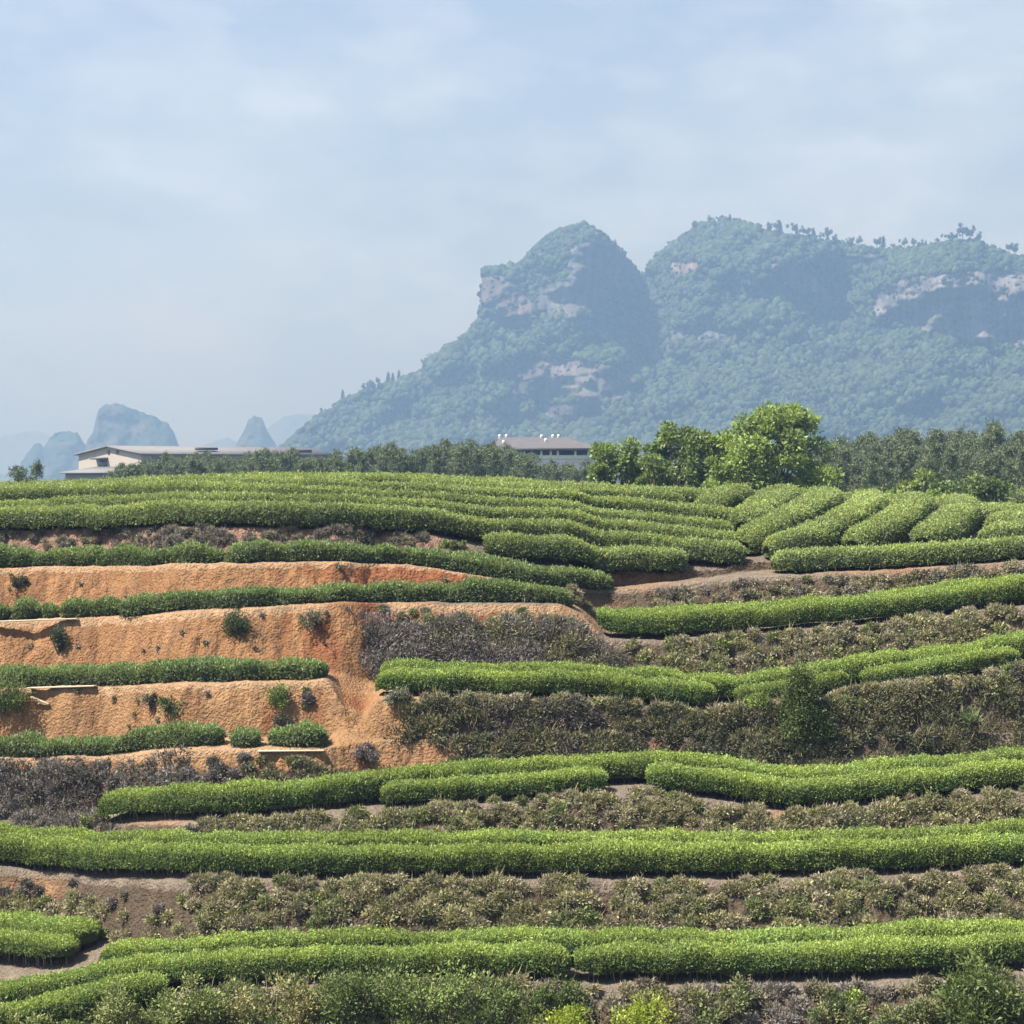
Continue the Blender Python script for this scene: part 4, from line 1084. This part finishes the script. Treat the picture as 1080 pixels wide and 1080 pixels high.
# back side closes the massif
BV = [MV]; BD = [MD]; BC = [mc]; BU = [MU]
MX = (MU - 540) / F * MD; MZ = -(MV - HOR) / F * MD
backs = []
for q, (dd, ff) in enumerate(((60, .97), (200, .8), (500, .35), (800, 0))):
    zz_ = -9 + (MZ[-1] + 9) * ff
    backs.append((MX[-1] * (1 + dd / 4000.), MD[-1] + dd, zz_))
MX = np.vstack([MX] + [b_[0][None] for b_ in backs]); MY = np.vstack([MD] + [b_[1][None] for b_ in backs]); MZ = np.vstack([MZ] + [b_[2][None] for b_ in backs])
mc = np.where((cl[..., None] > 0), mc * np.where(MU[..., None] > 680, 1.3, np.where(MU[..., None] < 575, .75, 1.1)) * np.array([.92, .95, 1.0]), mc)  # light evened out in the colour: shaded right cliffs lightened, sunlit left face darkened
MC = np.concatenate([mc] + [np.tile(ground_c, (1, len(mu), 1))] * 4, 0)
rr_, cc_ = MX.shape; mi = np.arange(rr_ * cc_).reshape(rr_, cc_)
MQ = np.stack([mi[:-1, :-1], mi[:-1, 1:], mi[1:, 1:], mi[1:, :-1]], -1).reshape(-1, 4)
MVx = np.stack([MX.ravel(), MY.ravel(), MZ.ravel()], 1)
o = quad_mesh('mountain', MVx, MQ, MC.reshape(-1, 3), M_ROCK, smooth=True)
tag(o, 'hazy forested mountain massif with bare cliff faces', kind='structure')

# forest on the mountain
ico_v = None
def ico(sub=1):
    import bmesh
    bm = bmesh.new(); bmesh.ops.create_icosphere(bm, subdivisions=sub, radius=1)
    v = np.array([q.co[:] for q in bm.verts]); f = [[q.index for q in p.verts] for p in bm.faces]; bm.free()
    return v, np.array(f)
IV, IF = ico(1)
def tri_mesh(name, V, Tq, C, mat):
    me = bpy.data.meshes.new(name); V = np.asarray(V, np.float32); Tq = np.asarray(Tq, np.int32)
    me.vertices.add(len(V)); me.vertices.foreach_set('co', V.ravel())
    me.loops.add(Tq.size); me.loops.foreach_set('vertex_index', Tq.ravel()); me.polygons.add(len(Tq))
    me.polygons.foreach_set('loop_start', np.arange(0, Tq.size, 3, dtype=np.int32)); me.polygons.foreach_set('loop_total', np.full(len(Tq), 3, np.int32))
    at = me.color_attributes.new(name='tint', type='FLOAT_COLOR', domain='POINT')
    C = np.hstack([C, np.ones((len(C), 1))]).astype(np.float32); at.data.foreach_set('color', C.ravel())
    me.update(calc_edges=True); me.materials.append(mat); o = bpy.data.objects.new(name, me); COL.objects.link(o); return o
fr_r, fr_c = NR - 1, len(mu) - 1
q1 = MVx.reshape(rr_, cc_, 3)
area = np.linalg.norm(np.cross(q1[1:NR, :-1] - q1[:NR-1, :-1], q1[:NR-1, 1:] - q1[:NR-1, :-1]), axis=-1)
dens = area * np.where(cl[:-1, :-1] > 0, .10, 1.0); dens = np.minimum(dens, np.percentile(dens, 99)); dens *= (MV[:-1, :-1] < 505) * (MU[:-1, :-1] < 1250)
fl = dens.ravel() / dens.sum(); NT = 36000
pick = rng.choice(len(fl), NT, p=fl); pr, pc = pick // fr_c, pick % fr_c
cen = q1[pr, pc] + (q1[pr + 1, pc] - q1[pr, pc]) * rng.uniform(0, 1, (NT, 1)) + (q1[pr, pc + 1] - q1[pr, pc]) * rng.uniform(0, 1, (NT, 1))
sz = 1.6 + 3.6 * rng.uniform(0, 1, NT) ** 2.2 * (1 + .3 * vnoise(cen[:, 0] / 40, cen[:, 2] / 40, 0, 5))
onc = cl[pr, pc] > 0
sz = np.where(onc, sz * .6, sz)
# ridge line crowns
rid = np.arange(0, cc_, 2); cen2 = q1[NR - 1, rid]; cen2 = cen2[(mu[rid] > 285)]; 
ne = len(cen2); cen = np.vstack([cen, cen2 + rng.normal(0, 1.5, (ne, 3)) * [1, 1, .4]]); sz = np.concatenate([sz, rng.uniform(1.6, 3.6, ne)])
NT = len(cen)
rot = rng.uniform(0, 2 * math.pi, NT); cR, sR = np.cos(rot), np.sin(rot)
vv_ = np.tile(IV[None], (NT, 1, 1)); 
vx = vv_[..., 0] * cR[:, None] - vv_[..., 1] * sR[:, None]; vy = vv_[..., 0] * sR[:, None] + vv_[..., 1] * cR[:, None]
vv_ = np.stack([vx, vy, vv_[..., 2] * rng.uniform(.75, 1.2, NT)[:, None]], -1)
jit = 1 + .34 * (rng.uniform(-1, 1, (NT, len(IV), 1)))
vv_ = vv_ * jit * sz[:, None, None] + cen[:, None] + np.array([0, 0, .35])[None, None] * sz[:, None, None]
ccol = np.array([.034, .055, .034]) * rng.uniform(.5, 1.5, NT)[:, None] + np.array([.02, .024, .006]) * (rng.uniform(0, 1, NT)[:, None] ** 2)
fc = np.repeat(ccol, len(IV), 0) 
ff_ = (IF[None] + (np.arange(NT) * len(IV))[:, None, None]).reshape(-1, 3)
o = tri_mesh('mountain_forest', vv_.reshape(-1, 3), ff_, fc, M_FOREST)
tag(o, 'dense hazy forest covering the mountain slopes', kind='stuff')

# trees standing out on the ridge line
def ridge_proto(seed, tall):
    r = np.random.default_rng(seed); S = Geo(); G = Geo()
    S.tube([[0, 0, -1], [.2, 0, 4], [0, .1, 9 if tall else 7]], [.35, .28, .12], BARK, 5)
    n = 900
    if tall: hz = r.uniform(0, 1, n); rr = (1 - hz) ** .7 * 2.6 * r.uniform(.3, 1, n); P = np.stack([np.cos(hz * 97) * rr, np.sin(hz * 97) * rr, 3.5 + hz * 8.5], 1)
    else:
        k = 9; ce = r.normal(0, 1, (k, 3)) * [2.2, 2.2, 1.3] + [0, 0, 7.5]; ci = r.integers(0, k, n); P = ce[ci] + norm(r.normal(size=(n, 3))) * r.uniform(.3, 1.5, (n, 1))
    G.leaves(P, norm(r.normal(size=(n, 3))), norm(r.normal(size=(n, 3))), r.uniform(.6, 1.2, n), .55, np.array([.045, .07, .03]) * r.uniform(.7, 1.3, (n, 1)))
    return [S.build('trunk', M_WOOD), G.build('crown', M_TREE), False]
rp = [ridge_proto(1, True), ridge_proto(2, False), ridge_proto(3, False), ridge_proto(4, True)]
ridge_list = [(362,0,1.0,'lone pointed tree low on the left mountain ridge'),(383,1,.9,None),(392,2,.9,None),(400,1,.8,None),(410,3,1.2,'tallest tree of the clump on the left mountain ridge'),(417,0,.9,None),(423,3,1.1,None),(447,2,.8,None),(460,1,.6,None),(337,1,.6,None),(318,2,.5,None),
 (548,1,.6,None),(650,2,.6,None),(683,1,.7,'small tree in the notch between the two peaks'),(733,1,.8,None),(745,2,.9,None),(760,1,.9,None),(770,3,.8,None),(812,1,.9,None),(820,2,1.,None),(826,3,1.1,None),(834,1,1.2,None),(845,2,1.,None),(852,1,1.1,None),(858,3,1.1,None),(866,2,.9,None),(872,1,1.1,None),(880,2,1.,None),
 (895,1,.8,None),(908,2,.9,None),(921,1,1.1,None),(930,3,1.,None),(938,1,.8,None),(950,2,.9,None),(963,1,1.1,None),(972,2,1.,None),(980,3,.9,None),(990,1,1.,None),(998,2,1.1,None),(1008,1,1.1,None),(1017,2,1.2,None),(1026,1,1.1,None),(1036,2,.9,None),(1064,1,1.1,'single tree near the right edge on the mountain ridge'),(1070,2,.9,None)]
for u, k, s, lb in ridge_list:
    if lb is None: u += random.uniform(-4, 4); s *= random.uniform(.75, 1.35)
    i = int(np.argmin(abs(mu - u))); p = q1[NR - 1, i]
    root = empty('ridge_tree', (p[0], p[1] - 2, p[2] - random.uniform(.2, 2.6)))
    side = 'left mountain ridge' if u < 500 else ('knob summit of the mountain' if u < 690 else 'main mountain ridge')
    tag(root, lb or f'tiny hazy tree silhouetted on the {side}', 'tree', 'trees on the ' + side)
    t_, c_, used = rp[k]
    if used: t_ = t_.copy(); c_ = c_.copy(); COL.objects.link(t_); COL.objects.link(c_)
    t_.parent = root; c_.parent = root; rp[k][2] = True
    root.scale = (s * .95, s * .95, s * random.uniform(.9, 1.15)); root.rotation_euler.z = random.uniform(0, 6)

# farther peaks: each a solid lobed hill
def hill(label, line, Dd, dep, vb=520, step=2.0, rockm=0.0, amp=1.0):
    u = np.arange(line[0][0], line[-1][0] + .1, step); sc_ = Dd / F
    rv2 = lerp(line, u) + amp * (1.0 * vnoise(u / 2.5, u * 0, 0, int(Dd)) + 1.2 * vnoise(u / 7., u * 0, 0, int(Dd) + 1))
    n = 60; t = np.linspace(0, 1, n)[:, None]
    v = vb + (rv2[None] - vb) * t; U = np.tile(u[None], (n, 1))
    D_ = Dd + dep * (t ** 1.3) + dep * .25 * fbm(U / 16., v / 14., 0, int(Dd) + 3, 4)
    X_ = (U - 540) / F * D_; Z_ = -(v - HOR) / F * D_
    X_ = np.vstack([X_, X_[-1:] * 1.02, X_[-1:] * 1.05]); Y_ = np.vstack([D_, D_[-1:] + dep * .5, D_[-1:] + dep]); Z_ = np.vstack([Z_, Z_[-1:] * .8, Z_[-1:] * 0 - 9])
    r_, c_ = X_.shape; ix = np.arange(r_ * c_).reshape(r_, c_)
    cb_ = np.clip(fbm(U / 12., v / 6., 5, int(Dd) + 9, 3) * 2 + rockm, 0, 1)[..., None]
    c = np.array([.026, .040, .034]) * (1 - cb_) + np.array([.065, .06, .06]) * cb_
    c = np.concatenate([c, c[-2:]], 0)
    o = quad_mesh('hill', np.stack([X_.ravel(), Y_.ravel(), Z_.ravel()], 1), np.stack([ix[:-1, :-1], ix[:-1, 1:], ix[1:, 1:], ix[1:, :-1]], -1).reshape(-1, 4), c.reshape(-1, 3), M_FAR, smooth=True)
    tag(o, label, kind='structure')
hill('dome-shaped far rock hill behind the warehouse', [(80,520),(88,478),(92,465),(99,455),(101,440),(104,432),(112,427),(124,425),(135,430),(150,434),(165,440),(177,447),(184,457),(188,468),(193,476),(200,520)], 3000, 150, rockm=.2)
hill('pair of low far hills left of the dome-shaped one', [(12,520),(20,500),(22,488),(28,478),(36,468),(41,466),(46,472),(52,462),(60,455),(72,454),(82,457),(90,470),(98,480),(120,520)], 3300, 150, rockm=0)
hill('small pointed far hill between the dome and the mountain', [(238,520),(246,474),(252,462),(259,452),(262,442),(268,438),(276,440),(280,450),(285,460),(290,468),(296,478),(310,520)], 3400, 120, rockm=.2)
hill('pale distant ridge behind the pointed hill', [(190,520),(205,474),(225,466),(240,462),(256,468),(270,462),(290,446),(300,440),(315,436),(328,436),(345,446),(380,470),(420,520)], 6800, 300, amp=.6)
hill('palest distant ridge at far left', [(-160,470),(-80,462),(-20,470),(0,462),(20,456),(45,455),(60,465),(100,480),(150,500),(180,520)], 8200, 400, amp=.6)
hill('pale distant slope at the left edge', [(-160,478),(-60,480),(-10,494),(0,498),(8,503),(30,520)], 5200, 200, amp=.5)

# ------------------------------------------------------------------ air
G = Geo(); G.box((0, 4300, 150), (7600, 10400, 340), np.array([1., 1, 1]))
o = G.build('haze', M_METAL); o.data.materials.clear()
m, N, L = new_mat('haze_air'); p = N('ShaderNodeVolumePrincipled'); oo = N('ShaderNodeOutputMaterial')
p.inputs['Color'].default_value = (.185, .300, .50, 1); p.inputs['Absorption Color'].default_value = (.48, .32, .12, 1); p.inputs['Density'].default_value = HAZE; p.inputs['Anisotropy'].default_value = .2
L(p.outputs[0], oo.inputs['Volume']); o.data.materials.append(m)
tag(o, 'pale blue haze filling the valley air', kind='stuff')
